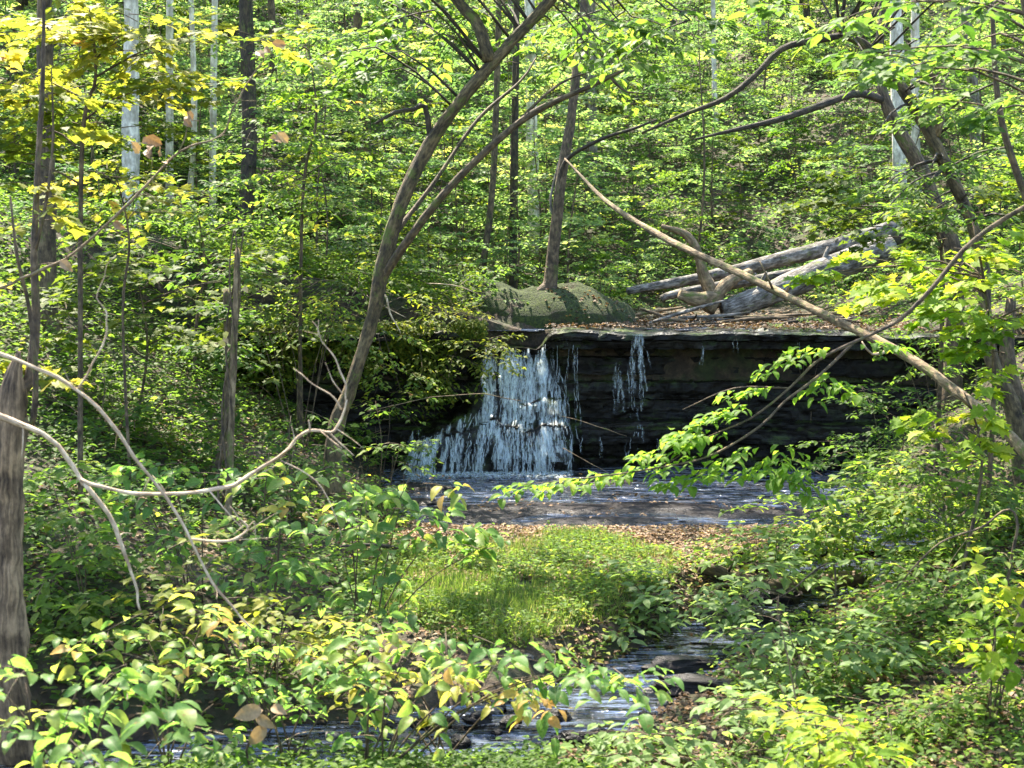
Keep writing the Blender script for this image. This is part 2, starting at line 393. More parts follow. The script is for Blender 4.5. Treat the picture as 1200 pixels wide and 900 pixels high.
# ------------------------------------------------------------------ terrain
STREAM = np.array([(4.3, 14.6), (3.6, 13.4), (3.0, 12.6), (1.9, 11.1), (1.05, 9.9), (.25, 8.95), (-.76, 8.4), (-1.75, 8.15), (-3.2, 7.6), (-6, 6.8)])
def dist_poly(x, y, poly):
    best = np.full(np.shape(x), 1e9)
    for a, b in zip(poly[:-1], poly[1:]):
        ab = b - a; t = np.clip(((x - a[0]) * ab[0] + (y - a[1]) * ab[1]) / (ab @ ab), 0, 1)
        best = np.minimum(best, np.hypot(x - a[0] - t * ab[0], y - a[1] - t * ab[1]))
    return best
def yl(x):   # line of the ledge
    x = np.asarray(x, float)
    return 18.5 - .22 * np.clip(x - 3.2, 0, 9) ** 1.3 - .12 * np.clip(-1.6 - x, 0, 9) + .25 * (vnoise(x * .8 + 3, x * 0 + 5.) - .5)
def ground(x, y):
    x = np.asarray(x, float); y = np.asarray(y, float)
    # lower valley
    sl = np.interp(y, [8, 10, 14, 18, 30], [.16, .20, .42, .62, .6])
    xl = np.interp(y, [7, 9, 11, 14, 18], [-2.0, -1.3, -1.25, -1.45, -1.75])
    left = sl * np.clip(xl - x, 0, 30) ** 1.05
    xr = np.interp(y, [6, 8, 8.83, 9.8, 11.1, 12.7, 14, 18], [.6, .9, 1.2, 1.9, 2.7, 3.6, 3.9, 4.5])
    sr = np.interp(y, [6, 8, 12, 17, 30], [.18, .2, .42, .85, .8])
    right = sr * np.clip(x - xr, 0, 30)
    z = .07 + left + right - .22 * sstep(10.6, 9.2, y) * (x > -9) + .05 * fbm(x * 1.5, y * 1.5)
    z = np.where(x > xr - 1.2, z - .12 * sstep(13, 11.5, y), z)
    # near bank under the photographer
    near = -.2 + .27 * np.clip(7.9 - .1 * np.abs(x) - y, 0, 5.2)
    z = np.maximum(z, near)
    # stream channel
    ds = dist_poly(x, y, STREAM)
    z = np.minimum(z, -.33 + .75 * np.clip(ds - .22 - .22 * sstep(10, 8.6, y), 0, 9) + .10 * fbm(x * 5, y * 5))
    # pool
    px0 = np.interp(y, [13, 14, 16, 18], [.4, -.9, -1.5, -1.6]); px1 = 4.3
    inp = sstep(px0 - .3, px0 + .3, x) * sstep(px1 + .4, px1 - .4, x) * sstep(13.7, 14.3, y)
    z = z * (1 - inp) + (-.14) * inp
    # upper level behind the ledge
    zu = 1.74 + .022 * (y - 18.5) + .28 * np.clip(.2 - x, 0, 40) ** .9 + .30 * np.clip(x - 5.2, 0, 40) ** .9
    zu = zu + .40 * np.clip(y - 24.5 + .15 * np.clip(-x, 0, 10), 0, 70) - .3 * np.clip(y - 75, 0, 200) + .5 * fbm(x * .25, y * .25) * sstep(20, 28, y) + .08 * fbm(x * 1.7, y * 1.7)
    wd = .10 + .9 * np.clip(-3.6 - x, 0, 4) + .6 * np.clip(x - 6, 0, 5)
    Yl = yl(x)
    w = sstep(Yl + .02 - wd * .5, Yl + .08 + wd * .6, y)
    # bank line further left/right merges
    lowc = np.minimum(z, 30)
    zz = lowc * (1 - w) + np.maximum(zu, lowc * (w > .99) * 0 - 99) * w
    # moss mound
    mx, my, _ = P(640, 360, 19.9)
    md = np.hypot((x - mx) / 1.3, (y - my) / .85)
    zz = zz + w * .52 * np.clip(1 - md ** 2, 0, 1) ** .55 * (1 + .3 * fbm(x * 3, y * 3))
    return zz
def gz(x, y): return float(ground(np.array([x]), np.array([y]))[0])
def at(px, y, dz=0):
    x = P(px, 450, y)[0]; return np.array((x, y, gz(x, y) + dz))

gx = np.concatenate([-np.geomspace(90, 8, 30)[:-1], np.arange(-8, 8.001, .1), np.geomspace(8, 90, 30)[1:]])
gy = np.concatenate([np.linspace(-25, 2, 15)[:-1], np.arange(2, 17.5, .1), np.arange(17.5, 20.6, .05), np.arange(20.6, 30, .2), np.geomspace(30, 220, 60)])
X, Y = np.meshgrid(gx, gy)
Z = ground(X, Y)
nx, ny = len(gx), len(gy)
ii, jj = np.meshgrid(np.arange(ny - 1), np.arange(nx - 1), indexing='ij')
quad = np.stack([ii * nx + jj, ii * nx + jj + 1, (ii + 1) * nx + jj + 1, (ii + 1) * nx + jj], -1).reshape(-1, 4)
tag(mk('ground', np.stack([X, Y, Z], -1).reshape(-1, 3), quad, M['ground']), 'brown forest floor of soil and leaf mould rising into a wooded hillside', 'ground', kind='structure')

# ------------------------------------------------------------------ rock ledge
STR = [(-.4, .32), (.12, .26), (.32, .46), (.52, .40), (.60, .02), (.86, .12), (1.10, -.12), (1.18, -.02), (1.42, -.16), (1.54, .34), (1.66, .52)]
def ledge_y(x, z):
    x = np.asarray(x, float); z = np.asarray(z, float)
    zs = np.array([a for a, _ in STR]); off = np.array([b for _, b in STR])
    idx = np.clip(np.searchsorted(zs, z, side='right') - 1, 0, len(zs) - 1)
    o = off[idx]
    blk = vnoise(x * .9 + idx * 3.7, idx + .5) - .5
    o = o + .34 * blk + .12 * (vnoise(x * 2.3 + idx * 5, z * 4) - .5) + .06 * (vnoise(x * 7, z * 9) - .5) + .025 * (vnoise(x * 16, z * 25) - .5)
    # cascade apron, in tiers
    zt = np.clip(z + .20 * (vnoise(x * 2.3 + 1.7, x * 0 + 8.) - .5) + .09 * (vnoise(x * 8 + 1.7, x * 0 + 3.) - .5), 0, 1.6)
    zq = np.select([zt > 1.36, zt > 1.12, zt > .92, zt > .60, zt > .42, zt > .30], [1.5, 1.22, 1.0, .72, .42, .36], .12) * .75 + zt * .25
    l = np.interp(zt, [0, .45, .6, .78, .95, 1.55], [-1.40, -1.36, -1.10, -.72, -.60, -.44]); r = np.interp(zt, [0, .5, 1.0, 1.55], [.72, .72, .62, .42])
    w = sstep(l - .15, l + .18, x) * sstep(r + .25, r - .1, x)
    a = np.interp(zq, [0, .3, .5, .9, 1.5], [1.0, .96, .82, .42, .12]) + .14 * (vnoise(x * 5, z * 5 + 9) - .5)
    # worn notch above the left part of the fall
    o = o * (1 - w) + np.maximum(a, o * .3) * w
    return yl(x) - o
lx = np.arange(-4.4, 6.6, .04); lz = np.arange(-.4, 1.765, .022)
LX, LZ = np.meshgrid(lx, lz)
zt_ = LZ.copy()
notch = sstep(-.75, -.45, LX) * sstep(.55, .30, LX)
topz = 1.75 - .20 * notch + .10 * fbm(LX * 2.5, LX * 0 + 2, 5)
LZ2 = -.4 + (LZ + .4) / 2.16 * (topz + .4)
LY = ledge_y(LX, LZ2)
V = np.stack([LX, LY, LZ2], -1)
back = []
top = V[-1]
for k, (dy, dz) in enumerate(((.08, .012), (.2, .02), (.4, .015), (.7, .03), (1.1, .03), (1.6, .0))):
    b = top.copy(); b[:, 1] += dy * (1 + .6 * (vnoise(b[:, 0] * 5, b[:, 0] * 0 + k) - .5)); b[:, 2] += dz + .08 * fbm(b[:, 0] * 4, b[:, 1] * 4 + k); back.append(b)
V = np.concatenate([V, np.array(back)]); ny_, nx_ = V.shape[:2]
ii, jj = np.meshgrid(np.arange(ny_ - 1), np.arange(nx_ - 1), indexing='ij')
quad = np.stack([ii * nx_ + jj, ii * nx_ + jj + 1, (ii + 1) * nx_ + jj + 1, (ii + 1) * nx_ + jj], -1).reshape(-1, 4)
tag(mk('rock_ledge_terrain', V.reshape(-1, 3), quad, M['ledge'], smooth=False), 'dark wet ledge of layered rock with an overhanging lip', 'rock ledge', kind='structure')

# ------------------------------------------------------------------ water
def sheet(name, x0, x1, y0, y1, z, label, keep=None, step=.12):
    xs = np.arange(x0, x1, step); ys = np.arange(y0, y1, step)
    A, B = np.meshgrid(xs, ys); nx = len(xs); ny = len(ys)
    ii, jj = np.meshgrid(np.arange(ny - 1), np.arange(nx - 1), indexing='ij')
    q = np.stack([ii * nx + jj, ii * nx + jj + 1, (ii + 1) * nx + jj + 1, (ii + 1) * nx + jj], -1).reshape(-1, 4)
    if keep is not None:
        k = keep(A, B).ravel(); q = q[k[q].all(1)]
    zz = z(A, B) if callable(z) else np.full(A.shape, z)
    zz = zz + .022 * fbm(A * 3, B * 7, 3)
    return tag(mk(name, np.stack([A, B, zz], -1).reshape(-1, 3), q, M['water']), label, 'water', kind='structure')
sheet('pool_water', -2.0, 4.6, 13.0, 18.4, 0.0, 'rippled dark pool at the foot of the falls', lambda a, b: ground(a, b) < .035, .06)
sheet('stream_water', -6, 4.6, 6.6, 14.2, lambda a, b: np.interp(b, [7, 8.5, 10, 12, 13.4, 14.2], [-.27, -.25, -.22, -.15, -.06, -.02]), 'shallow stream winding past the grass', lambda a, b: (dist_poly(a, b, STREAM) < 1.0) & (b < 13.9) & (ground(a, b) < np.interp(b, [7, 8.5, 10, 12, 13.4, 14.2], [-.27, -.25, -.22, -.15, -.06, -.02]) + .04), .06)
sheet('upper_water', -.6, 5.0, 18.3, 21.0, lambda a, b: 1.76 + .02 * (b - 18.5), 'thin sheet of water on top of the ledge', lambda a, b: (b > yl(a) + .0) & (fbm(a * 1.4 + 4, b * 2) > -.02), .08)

def strand(W, x0, z0, z1, w, spread=0.0, cx=None, stand=.025, lean=0.):
    n = int((z0 - z1) / .035) + 2
    z = np.linspace(z0, z1, n)
    t = np.linspace(0, 1, n)
    x = x0 + lean * t + spread * t + .03 * np.cumsum(rng.normal(0, 1, n)) / math.sqrt(n)
    y = np.minimum.accumulate(ledge_y(x, z)) - stand - .01 * t
    for k in range(2): y[1:-1] = (y[:-2] + 2 * y[1:-1] + y[2:]) / 4
    ww = w * (.5 + .9 * vnoise(z * 7 + x0 * 31, z * 0 + x0 * 17)) * np.minimum(1, .4 + 3 * t)
    # flattened strip, five across
    k = len(x); th = np.linspace(-1, 1, 5)
    V = np.stack([x[:, None] + th * ww[:, None], y[:, None] - .35 * w * (1 - th ** 2) * (.6 + .8 * rng.random((k, 1))), np.repeat(z[:, None], 5, 1)], -1)
    i, j = np.meshgrid(np.arange(k - 1), np.arange(4), indexing='ij')
    Fq = np.stack([i * 5 + j, i * 5 + j + 1, (i + 1) * 5 + j + 1, (i + 1) * 5 + j], -1).reshape(-1, 4) + W.n
    A = V.copy(); A[..., 0] += x0 * 13; A[..., 1] = A[..., 2]; A[..., 2] = th[None, :]
    W.V.append(V.reshape(-1, 3)); W.A.append(A.reshape(-1, 3)); W.Fc.append(Fq); W.n += k * 5

def xs(a, b, f, thr):
    # water gathers in runs with bare rock between
    for _ in range(40):
        x = R.uniform(a, b)
        if float(vnoise(x * 4.5 + f, f)) > thr: return x
    return x
W = Wood()
for k in range(30):   # broad thin veils
    x0 = R.uniform(-.42, .42); strand(W, x0, R.uniform(1.3, 1.56), R.uniform(.5, 1.1), R.uniform(.03, .07), x0 * .06, stand=.018)
for k in range(26):
    x0 = R.uniform(-1.2, .62); z0 = R.uniform(.4, .8) if x0 > -.5 else .75 + .5 * (x0 + .5); strand(W, x0, z0, R.uniform(-.02, .25), R.uniform(.03, .07), (x0 - .1) * .1, stand=.018)
for k in range(85):   # upper slide
    x0 = xs(-.42, .44, 2.3, .50); strand(W, x0, R.uniform(1.3, 1.56), R.uniform(.8, 1.25), R.choice((.005, .008, .012, .018)), x0 * .06)
for k in range(72):   # mid tiers
    x0 = xs(-.50, .68, 7.1, .53); z0 = R.uniform(.75, 1.3); strand(W, x0, z0, z0 - R.uniform(.2, .6), R.choice((.004, .007, .011, .018)), (x0 - .1) * .10)
for k in range(105):   # broad lower apron
    x0 = xs(-1.25, .70, 11.7, .50); z0 = R.uniform(.5, .9) if x0 > -.5 else R.uniform(.3, .78 + .5 * (x0 + .5)); strand(W, x0, z0, z0 - R.uniform(.15, .45), R.choice((.006, .009, .014, .022)), (x0 - .1) * .12)
for k in range(115):  # final curtain
    x0 = xs(-1.36, .78, 15.2, .52) if k % 4 else R.uniform(-.6, .5); strand(W, x0, R.uniform(.28, .52), -.02, R.choice((.004, .008, .014, .024)))
for k in range(22):
    x0 = R.uniform(.4, .85); strand(W, x0, R.uniform(.9, 1.7), R.uniform(.4, .8), .007)
tag(W.build('waterfall', M['fall']), 'broad white waterfall fanning down rock steps into the pool', 'waterfall', kind='structure')
W = Wood()
xc = P(745, 450, 18.2)[0]
for k in range(14): strand(W, xc + R.uniform(-.06, .08), 1.755, R.uniform(.95, 1.5), R.choice((.008, .014, .022)), R.uniform(-.05, .08))
for k in range(16): strand(W, xc + R.choice((-.24, -.18, -.05, .04, .10)) + R.uniform(-.04, .04), R.uniform(1.2, 1.4), R.uniform(.62, 1.0), R.choice((.008, .014, .024)))
for k in range(8): strand(W, xc + R.uniform(-.1, .12), R.uniform(.5, .9), R.uniform(.2, .5), .008)
tag(W.build('waterfall', M['fall_thin']), 'narrow trickle falling from the ledge lip in thin threads', 'waterfall', kind='structure')
W = Wood()
for px, za, zb in ((668, 1.6, 1.35), (640, 1.6, 1.2), (680, .45, .2), (705, .42, .15), (735, .42, .1), (770, .4, .2), (825, 1.6, 1.35), (860, 1.7, 1.5), (930, 1.65, 1.3), (655, 1.3, .7)):
    for q in range(2): strand(W, P(px + R.uniform(-3, 3), 450, 18.2)[0], za, zb, R.choice((.010, .018)))
tag(W.build('waterfall', M['fall_thin']), 'scattered fine dribbles down the dark rock face between the two falls', 'waterfall', kind='structure')
# foam where the fall lands
L = Leaves()
n = 2600
fx = rng.uniform(-1.35, .75, n); fy = ledge_y(fx, np.full(n, .05)) - np.abs(rng.normal(.02, .22, n))
L.add(np.stack([fx, fy, .012 + .03 * rng.random(n) * np.exp(-3 * (ledge_y(fx, np.full(n, .05)) - fy))], -1), jit(n, 1) * (1, .5, .1), np.array((0, 0, 1.)) + jit(n, .5), rng.uniform(.015, .06, n), .5)
fo = L.build('foam_water', M['foam'], None, 5, smooth=True)
tag(fo, 'white foam floating where the broad fall meets the pool', 'water', kind='stuff')

# ------------------------------------------------------------------ moss mound
mx, my, _ = P(640, 360, 19.9)
rr = np.linspace(0.02, 1.12, 26); th = np.linspace(0, 2 * np.pi, 72, endpoint=False)
RR, TH = np.meshgrid(rr, th, indexing='ij')
A_ = mx + 1.3 * RR * np.cos(TH); B_ = my + .85 * RR * np.sin(TH)
Zm = ground(A_, B_) + .03 + .15 * fbm(A_ * 3, B_ * 3, 6) - .5 * sstep(.98, 1.12, RR)
ii, jj = np.meshgrid(np.arange(len(rr) - 1), np.arange(72), indexing='ij'); j2 = (jj + 1) % 72
mo = mk('moss_mound', np.stack([A_, B_, Zm], -1).reshape(-1, 3), np.stack([ii * 72 + jj, (ii + 1) * 72 + jj, (ii + 1) * 72 + j2, ii * 72 + j2], -1).reshape(-1, 4), M['moss'])
tag(mo, 'rounded mound of earth covered in moss beside the ledge lip with a tree on top', 'mound')

# ------------------------------------------------------------------ rocks
def stone(name, loc, size, mat, label, cat, group=None, rot=0, rough=.3, kind=None, flatness=1.):
    """angular stone: a squashed, chipped block"""
    n, m = 14, 20
    u = np.linspace(0, math.pi, n); v = np.linspace(0, 2 * math.pi, m, endpoint=False)
    U, Vv = np.meshgrid(u, v, indexing='ij')
    D = np.stack([np.sin(U) * np.cos(Vv), np.sin(U) * np.sin(Vv), np.cos(U)], -1)
    pw = .45
    D = np.sign(D) * np.abs(D) ** pw / np.maximum(1e-3, np.linalg.norm(np.abs(D) ** pw, axis=-1, keepdims=True)) * 1.25
    o = R.random() * 40
    D = D * (1 + rough * (vnoise(D[..., 0] * 1.7 + o, D[..., 1] * 1.7 + D[..., 2] + o) - .5) * 2)[..., None]
    D = D * (1 + .5 * rough * (vnoise(D[..., 0] * 5 + o, D[..., 1] * 5 - D[..., 2] * 3 + o) - .5) * 2)[..., None]
    V = D * np.asarray(size)
    c, s_ = math.cos(rot), math.sin(rot)
    V = np.stack([V[..., 0] * c - V[..., 1] * s_, V[..., 0] * s_ + V[..., 1] * c, V[..., 2]], -1)
    ii, jj = np.meshgrid(np.arange(n - 1), np.arange(m), indexing='ij'); j2 = (jj + 1) % m
    o = mk(name, V.reshape(-1, 3), np.stack([ii * m + jj, (ii + 1) * m + jj, (ii + 1) * m + j2, ii * m + j2], -1).reshape(-1, 4), mat, None, False)
    o.location = loc
    return tag(o, label, cat, group, kind)

slabs = [  # px, py, y, half-width m, half-depth, half-thick, label
    (610, 605, 15.1, 1.05, .42, .06, 'long flat wet slab lying in the pool below the broad fall'),
    (760, 598, 15.3, .75, .38, .06, 'flat slab strewn with brown leaves in the middle of the pool'),
    (880, 602, 14.9, .70, .33, .05, 'wet flat slab at the pool edge below the hanging leafy branch'),
    (705, 618, 14.4, .85, .24, .05, 'low slab step where the pool spills towards the grass'),
    (560, 617, 14.6, .50, .25, .06, 'dark slab at the pool edge beside the broad leaved bush'),
    (500, 570, 16.6, .42, .30, .10, 'dark block of rock at the foot of the bank beside the fall'),
    (700, 560, 17.0, .50, .22, .05, 'narrow wet slab close under the rock face'),
    (478, 592, 15.6, .40, .30, .10, 'leaf covered rock between the bank and the pool'),
]
slab_xy = []
for px, py, y, a, b, t, lab in slabs:
    p = P(px, py, y); slab_xy.append((p[0], y, a, b, t))
    stone('rock_slab', (p[0], y, .014 - t), (a, b, t), M['slab'], lab, 'rock slab', 'flat rock slabs in the pool', R.uniform(-.12, .12), .22)
stones = [(800, 800, 9.95, .22, .10, .05, 'flat dark wet stone beside the stream pool under the right bushes'),
          (830, 822, 9.4, .26, .10, .05, 'layered dark stone edging the narrow bend of the stream'),
          (865, 735, 11.2, .25, .12, .05, 'grey flat stone upstream of the bend'),
          (905, 718, 11.7, .26, .12, .06, 'grey stone near the log lying across the stream'),
          (945, 760, 10.6, .22, .10, .06, 'dark stone half under the leafy bushes'),
          (690, 885, 8.3, .13, .09, .06, 'brown rounded stone at the lower edge of the stream'),
          (505, 862, 8.75, .12, .07, .05, 'dark stone in the middle of the shallow water'),
          (560, 850, 8.85, .09, .06, .04, 'small dark stone against the far edge of the shallow water'),
          (655, 852, 8.9, .07, .05, .035, 'small black stone standing clear in the bright water')]
for px, py, y, a, b, t, lab in stones:
    p = at(px, y); zw = float(np.interp(y, [7, 8.5, 10, 12, 13.4], [-.27, -.25, -.22, -.15, -.06]))
    stone('stream_stone', (p[0], y, max(zw, p[2]) + t * .3), (a, b, t), M['slab'], lab, 'stone', 'stones along the stream', R.uniform(-.4, .4), .35)
k = 0
while k < 46:
    i = R.randrange(3, 9); t = R.random()
    q = STREAM[i] * (1 - t) + STREAM[min(i + 1, 9)] * t + np.array((R.gauss(0, .42), R.gauss(0, .32)))
    if not 7.9 < q[1] < 12.8: continue
    s_ = R.uniform(.02, .07); zw = float(np.interp(q[1], [7, 8.5, 10, 12, 13.4], [-.27, -.25, -.22, -.15, -.06]))
    stone('pebble', (q[0], q[1], max(zw, gz(*q)) + s_ * .1), (s_, s_ * R.uniform(.6, 1), s_ * .5), M['slab'] if k % 3 else M['drystone'], 'small dark pebble breaking the surface of the shallow stream' if k % 3 else 'small pale pebble lying in the shallow stream', 'pebble', 'pebbles in the shallow stream', R.random() * 3, .3); k += 1

# ------------------------------------------------------------------ logs, sticks, driftwood
def log(name, pts, rad, mat, label, cat='log', sides=12, group=None, knots=0, endmat=None, rough=.1):
    p0 = pts[0]
    t = empty(name, p0, label, cat, group)
    W = Wood(); q = W.tube(pts, rad, sides, .12, rough, True)
    W.build('trunk', mat, t, p0)
    for k in range(knots):
        i = R.randrange(len(q) // 5, len(q) * 4 // 5); B = Wood(); d = nrm(np.array((R.uniform(-.5, .5), R.uniform(-.5, .1), R.uniform(.3, 1))))
        r = np.interp(i, [0, len(q)], [rad[0], rad[-1]])
        B.tube([q[i], q[i] + d * (r + R.uniform(.06, .3))], [r * .3, r * .15], 6, .1); B.build('branch_stub', mat, t, p0)
    return t
log('fallen_log', [P(1048, 268, 21.2), P(1000, 283, 21.1), P(930, 300, 20.9), P(840, 322, 20.7), P(735, 341, 20.4)], [.135, .13, .115, .09, .05], M['log_grey'], 'long bleached grey fallen log, topmost of the log jam above the ledge', 'fallen log', 14, 'log jam above the ledge', 3)
log('fallen_log', [P(1045, 292, 20.9), P(1005, 303, 20.8), P(960, 320, 20.6), P(900, 345, 20.3), P(848, 364, 20.1)], [.20, .20, .19, .17, .14], M['log_grey'], 'thickest log of the jam, dark and mossy, lying below the long grey one', 'fallen log', 14, 'log jam above the ledge', 2)
log('fallen_log', [P(1010, 310, 21.9), P(925, 322, 21.6), P(800, 343, 21.2), P(775, 350, 21.1)], [.10, .095, .07, .05], M['log_grey'], 'thin grey log wedged behind the driftwood root', 'fallen log', 10, 'log jam above the ledge', 1)
log('fallen_log', [P(1130, 250, 22.5), P(1060, 275, 22.1), P(1010, 300, 21.6)], [.16, .15, .12], M['bark_dark'], 'dark shaded log running back from the jam into the leaves', 'fallen log', 10, 'log jam above the ledge')
d0 = P(835, 352, 20.25)
t = empty('driftwood_root', d0, 'bleached tan root wad with an upturned arm in the log jam', 'driftwood', 'log jam above the ledge')
W = Wood(); W.tube([P(842, 356, 20.2), P(826, 325, 20.3), P(818, 298, 20.3), P(806, 276, 20.3), P(775, 265, 20.3)], [.11, .085, .065, .06, .03], 10, .08, .2); W.build('root_arm', M['dead_tan'], t, d0)
W = Wood(); W.tube([P(842, 352, 20.2), P(815, 352, 20.0), P(796, 345, 19.95)], [.12, .10, .07], 10, .08, .3); W.build('root_arm', M['dead_tan'], t, d0)
W = Wood(); W.tube([P(830, 365, 20.1), P(850, 335, 20.2), P(880, 318, 20.4)], [.10, .09, .05], 10, .08, .3); W.build('root_arm', M['dead_tan'], t, d0)
W = Wood(); W.tube([P(818, 300, 20.3), P(795, 290, 20.2), P(772, 284, 20.1)], [.03, .02, .008], 6, .08, .2); W.build('root_spike', M['dead_tan'], t, d0)
for px, py, px2, py2, y, lab in ((795, 372, 880, 366, 19.6, 'grey stick lying along the ledge lip in front of the driftwood'), (760, 385, 850, 352, 19.5, 'dark stick sloping up against the driftwood root'), (840, 378, 930, 372, 19.4, 'straight brown stick on the ledge below the thick log'), (860, 372, 985, 366, 19.9, 'long brown stick below the thick log'), (775, 375, 812, 390, 19.3, 'short pale stick pointing at the narrow trickle'), (880, 385, 940, 368, 19.6, 'grey bent stick among litter on the ledge'), (905, 392, 975, 380, 19.3, 'brown stick at the edge of the ledge by the green tuft'), (730, 372, 800, 360, 20.1, 'pale twig between the mound and the driftwood'), (955, 375, 1010, 378, 19.5, 'thin grey stick at the far end of the ledge'), (750, 362, 790, 378, 20.0, 'dark crooked twig next to the mossy mound')):
    a = P(px, py, y); b = P(px2, py2, y + R.uniform(-.2, .3)); a[2] = max(a[2], 1.82); b[2] = max(b[2], 1.82)
    W = Wood(); W.tube([a, (a + b) / 2 + jit(1, .03)[0], b], [.022, .028, .014], 6, .1, .2); tag(W.build('stick', R.choice((M['dead_tan'], M['log_grey'], M['bark_brown']))), lab, 'stick', 'sticks piled on the ledge')
for k in range(26):
    px = R.uniform(735, 1000); y = R.uniform(19.0, 21.4); a = at(px, y, .05); a[2] = max(a[2], 1.80); an = R.gauss(0, .5); ln = R.uniform(.25, .9)
    b_ = a + np.array((math.cos(an) * ln, math.sin(an) * ln, R.uniform(-.03, .16)))
    W = Wood(); W.tube([a, (a + b_) / 2 + jit(1, .05)[0] * (1, 1, .5), b_], [.014 + .02 * R.random(), .02, .008], 6, .1, .2)
    pale = k % 3
    tag(W.build('stick', (M['dead_tan'], M['bark_dark'], M['log_grey'])[pale]), ('tan', 'dark brown', 'grey')[pale] + ' stick lying loose among litter on top of the ledge by the log jam', 'stick', 'sticks piled on the ledge')
p_ = [P(820, 690, 11.9), P(900, 686, 11.9), P(985, 680, 11.8), P(1010, 676, 11.8)]
for p in p_: p[2] = max(p[2], gz(p[0], p[1]) + .07)
log('fallen_log', p_, [.055, .07, .075, .06], M['bark_brown'], 'brown log lying across the stream bed below the leafy bushes', 'fallen log', 10, None, 1)
log('broken_branch', [P(480, 640, 12.5) * (1, 1, 0) + (0, 0, .1), P(440, 665, 11.8) * (1, 1, 0) + (0, 0, .3), P(400, 660, 11.5) * (1, 1, 0) + (0, 0, .35)], [.02, .018, .01], M['bark_dark'], 'dark broken branch in the plants beside the grass', 'branch', 6)

# ------------------------------------------------------------------ trees
def tree_thing(name, base, label, cat='tree', group=None): return empty(name, base, label, cat, group)
def crown(t, base, centre, rad, n, mat, leaf=.13, tint=.42, kind=1, name='crown', per=8, tw=8, flat=.4):
    """clumps of leafy limbs filling an ellipsoid, with gaps"""
    L = Leaves(); W = Wood(); cc = np.asarray(centre); W.tube([cc - (0, 0, rad[2] * 1.1), cc, cc + (0, 0, rad[2] * .5)], [.06, .05, .02], 6, .3)
    tp = np.linspace(cc - (0, 0, rad[2] * 1.1), cc + (0, 0, rad[2] * .5), 20)
    for k in range(n):
        dv = nrm(rng.normal(0, 1, 3) * (1, 1, .6)); r = R.uniform(.15, .75)
        p = np.asarray(centre) + dv * rad * r; out = nrm(dv * (1, 1, .35) + (0, 0, .1))
        hang(L, W, tp, p, out, float(np.mean(rad)) * R.uniform(.5, .85), leaf, tw, per, .22, .5, flat, .014, tint)
    W.build('limbs', M['bark_dark'], t, base)
    return L.build(name, mat, t, kind, base)

def hang(L, B, tp, p, d, *a, **k):
    # a leafy spray on its own branch from the nearest wood
    p = np.asarray(p, float); j = np.argmin(np.linalg.norm(tp - p, axis=1)); q = tp[j]
    B.tube([q, (q + p) / 2 + (0, 0, .06 * np.linalg.norm(p - q)), p], [.016, .011, .007], 4, .3)
    spray(L, B, p, d, *a, **k)
# main leaning tree
b = P(392, 512, 13.6); b0 = b.copy(); b0[2] = gz(b[0], b[1]) - .1
t = tree_thing('leaning_tree', b0, 'mossy brown tree leaning over the waterfall, forked near the top of the picture')
W = Wood()
W.tube([b0, b, P(412, 450, 13.6), P(437, 370, 13.6), P(449, 310, 13.55), P(470, 240, 13.5), P(503, 170, 13.5), P(548, 108, 13.4), P(600, 48, 13.4), P(650, -5, 13.3), P(700, -80, 13.2), P(720, -220, 13.2)], [.12, .078, .068, .066, .074, .068, .063, .058, .053, .049, .045, .04], 14, .1, .16)
TP = np.concatenate(W.V)[::14]
W.build('trunk', M['bark_moss'], t, b0)
W = Wood(); W.tube([P(573, 72, 13.4), P(567, 48, 13.4), P(556, 22, 13.45), P(535, 0, 13.5), P(510, -60, 13.5)], [.065, .06, .055, .05, .03], 10, .1); W.build('limb', M['bark_moss'], t, b0)
W = Wood(); W.tube([P(440, 355, 13.58), P(450, 325, 13.54), P(478, 282, 13.3), P(520, 228, 13.1), P(575, 172, 13), P(625, 132, 12.9), P(680, 106, 12.8), P(715, 90, 12.8), P(740, 78, 12.8)], [.035, .042, .04, .036, .033, .029, .024, .019, .010], 8, .1, .14); 
W.tube([P(715, 90, 12.8), P(722, 98, 12.8), P(735, 108, 12.75), P(765, 110, 12.7)], [.016, .014, .010, .004], 5, .1)
W.tube([P(600, 150, 13), P(640, 110, 13.1), P(668, 92, 13.2), P(690, 85, 13.2)], [.018, .014, .01, .005], 5, .1)
W.build('limb', M['bark_brown'], t, b0)
W = Wood(); W.tube([P(505, 168, 13.5), P(498, 125, 13.5), P(485, 128, 13.4), P(462, 132, 13.3), P(440, 145, 13.2)], [.035, .028, .022, .02, .012], 6, .1); W.build('limb', M['bark_dark'], t, b0)
W = Wood(); W.tube([P(455, 285, 13.5), P(475, 258, 13.7), P(510, 212, 14), P(560, 140, 14.4), P(610, 95, 14.8), P(628, 68, 15)], [.03, .026, .02, .018, .014, .008], 6, .1); W.build('limb', M['bark_brown'], t, b0)
L = Leaves(); W = Wood()
for k in range(34):
    p = P(R.uniform(430, 860), R.uniform(-150, 15) if k > 7 else R.uniform(-30, 30), R.uniform(11.6, 14.6)); p = p if not 520 < p[0] / p[1] * F + 600 < 760 else p + (0, max(0, 14 - p[1]), 0); hang(L, W, TP, p, (R.uniform(-1, 1), R.uniform(-1, .3), R.uniform(-.3, .1)), R.uniform(.7, 1.2), .125, 7, 6, .2, .5, .4, .008, .3)
for (px, py, y, dx) in ((470, 60, 13.2, -1), (500, 30, 13.8, -.6), (520, 40, 14, .6), (690, 20, 12.8, .8), (730, 30, 12.8, .5), (650, 30, 14, -.7), (780, 10, 12.5, .8), (440, 55, 13, -1), (700, 45, 12.6, .3), (470, 80, 13, -.7)):
    hang(L, W, TP, P(px, py, y), (dx, -.3, -.15), .62, .125, 7, 6, .2, .5, .4, .006, .28)
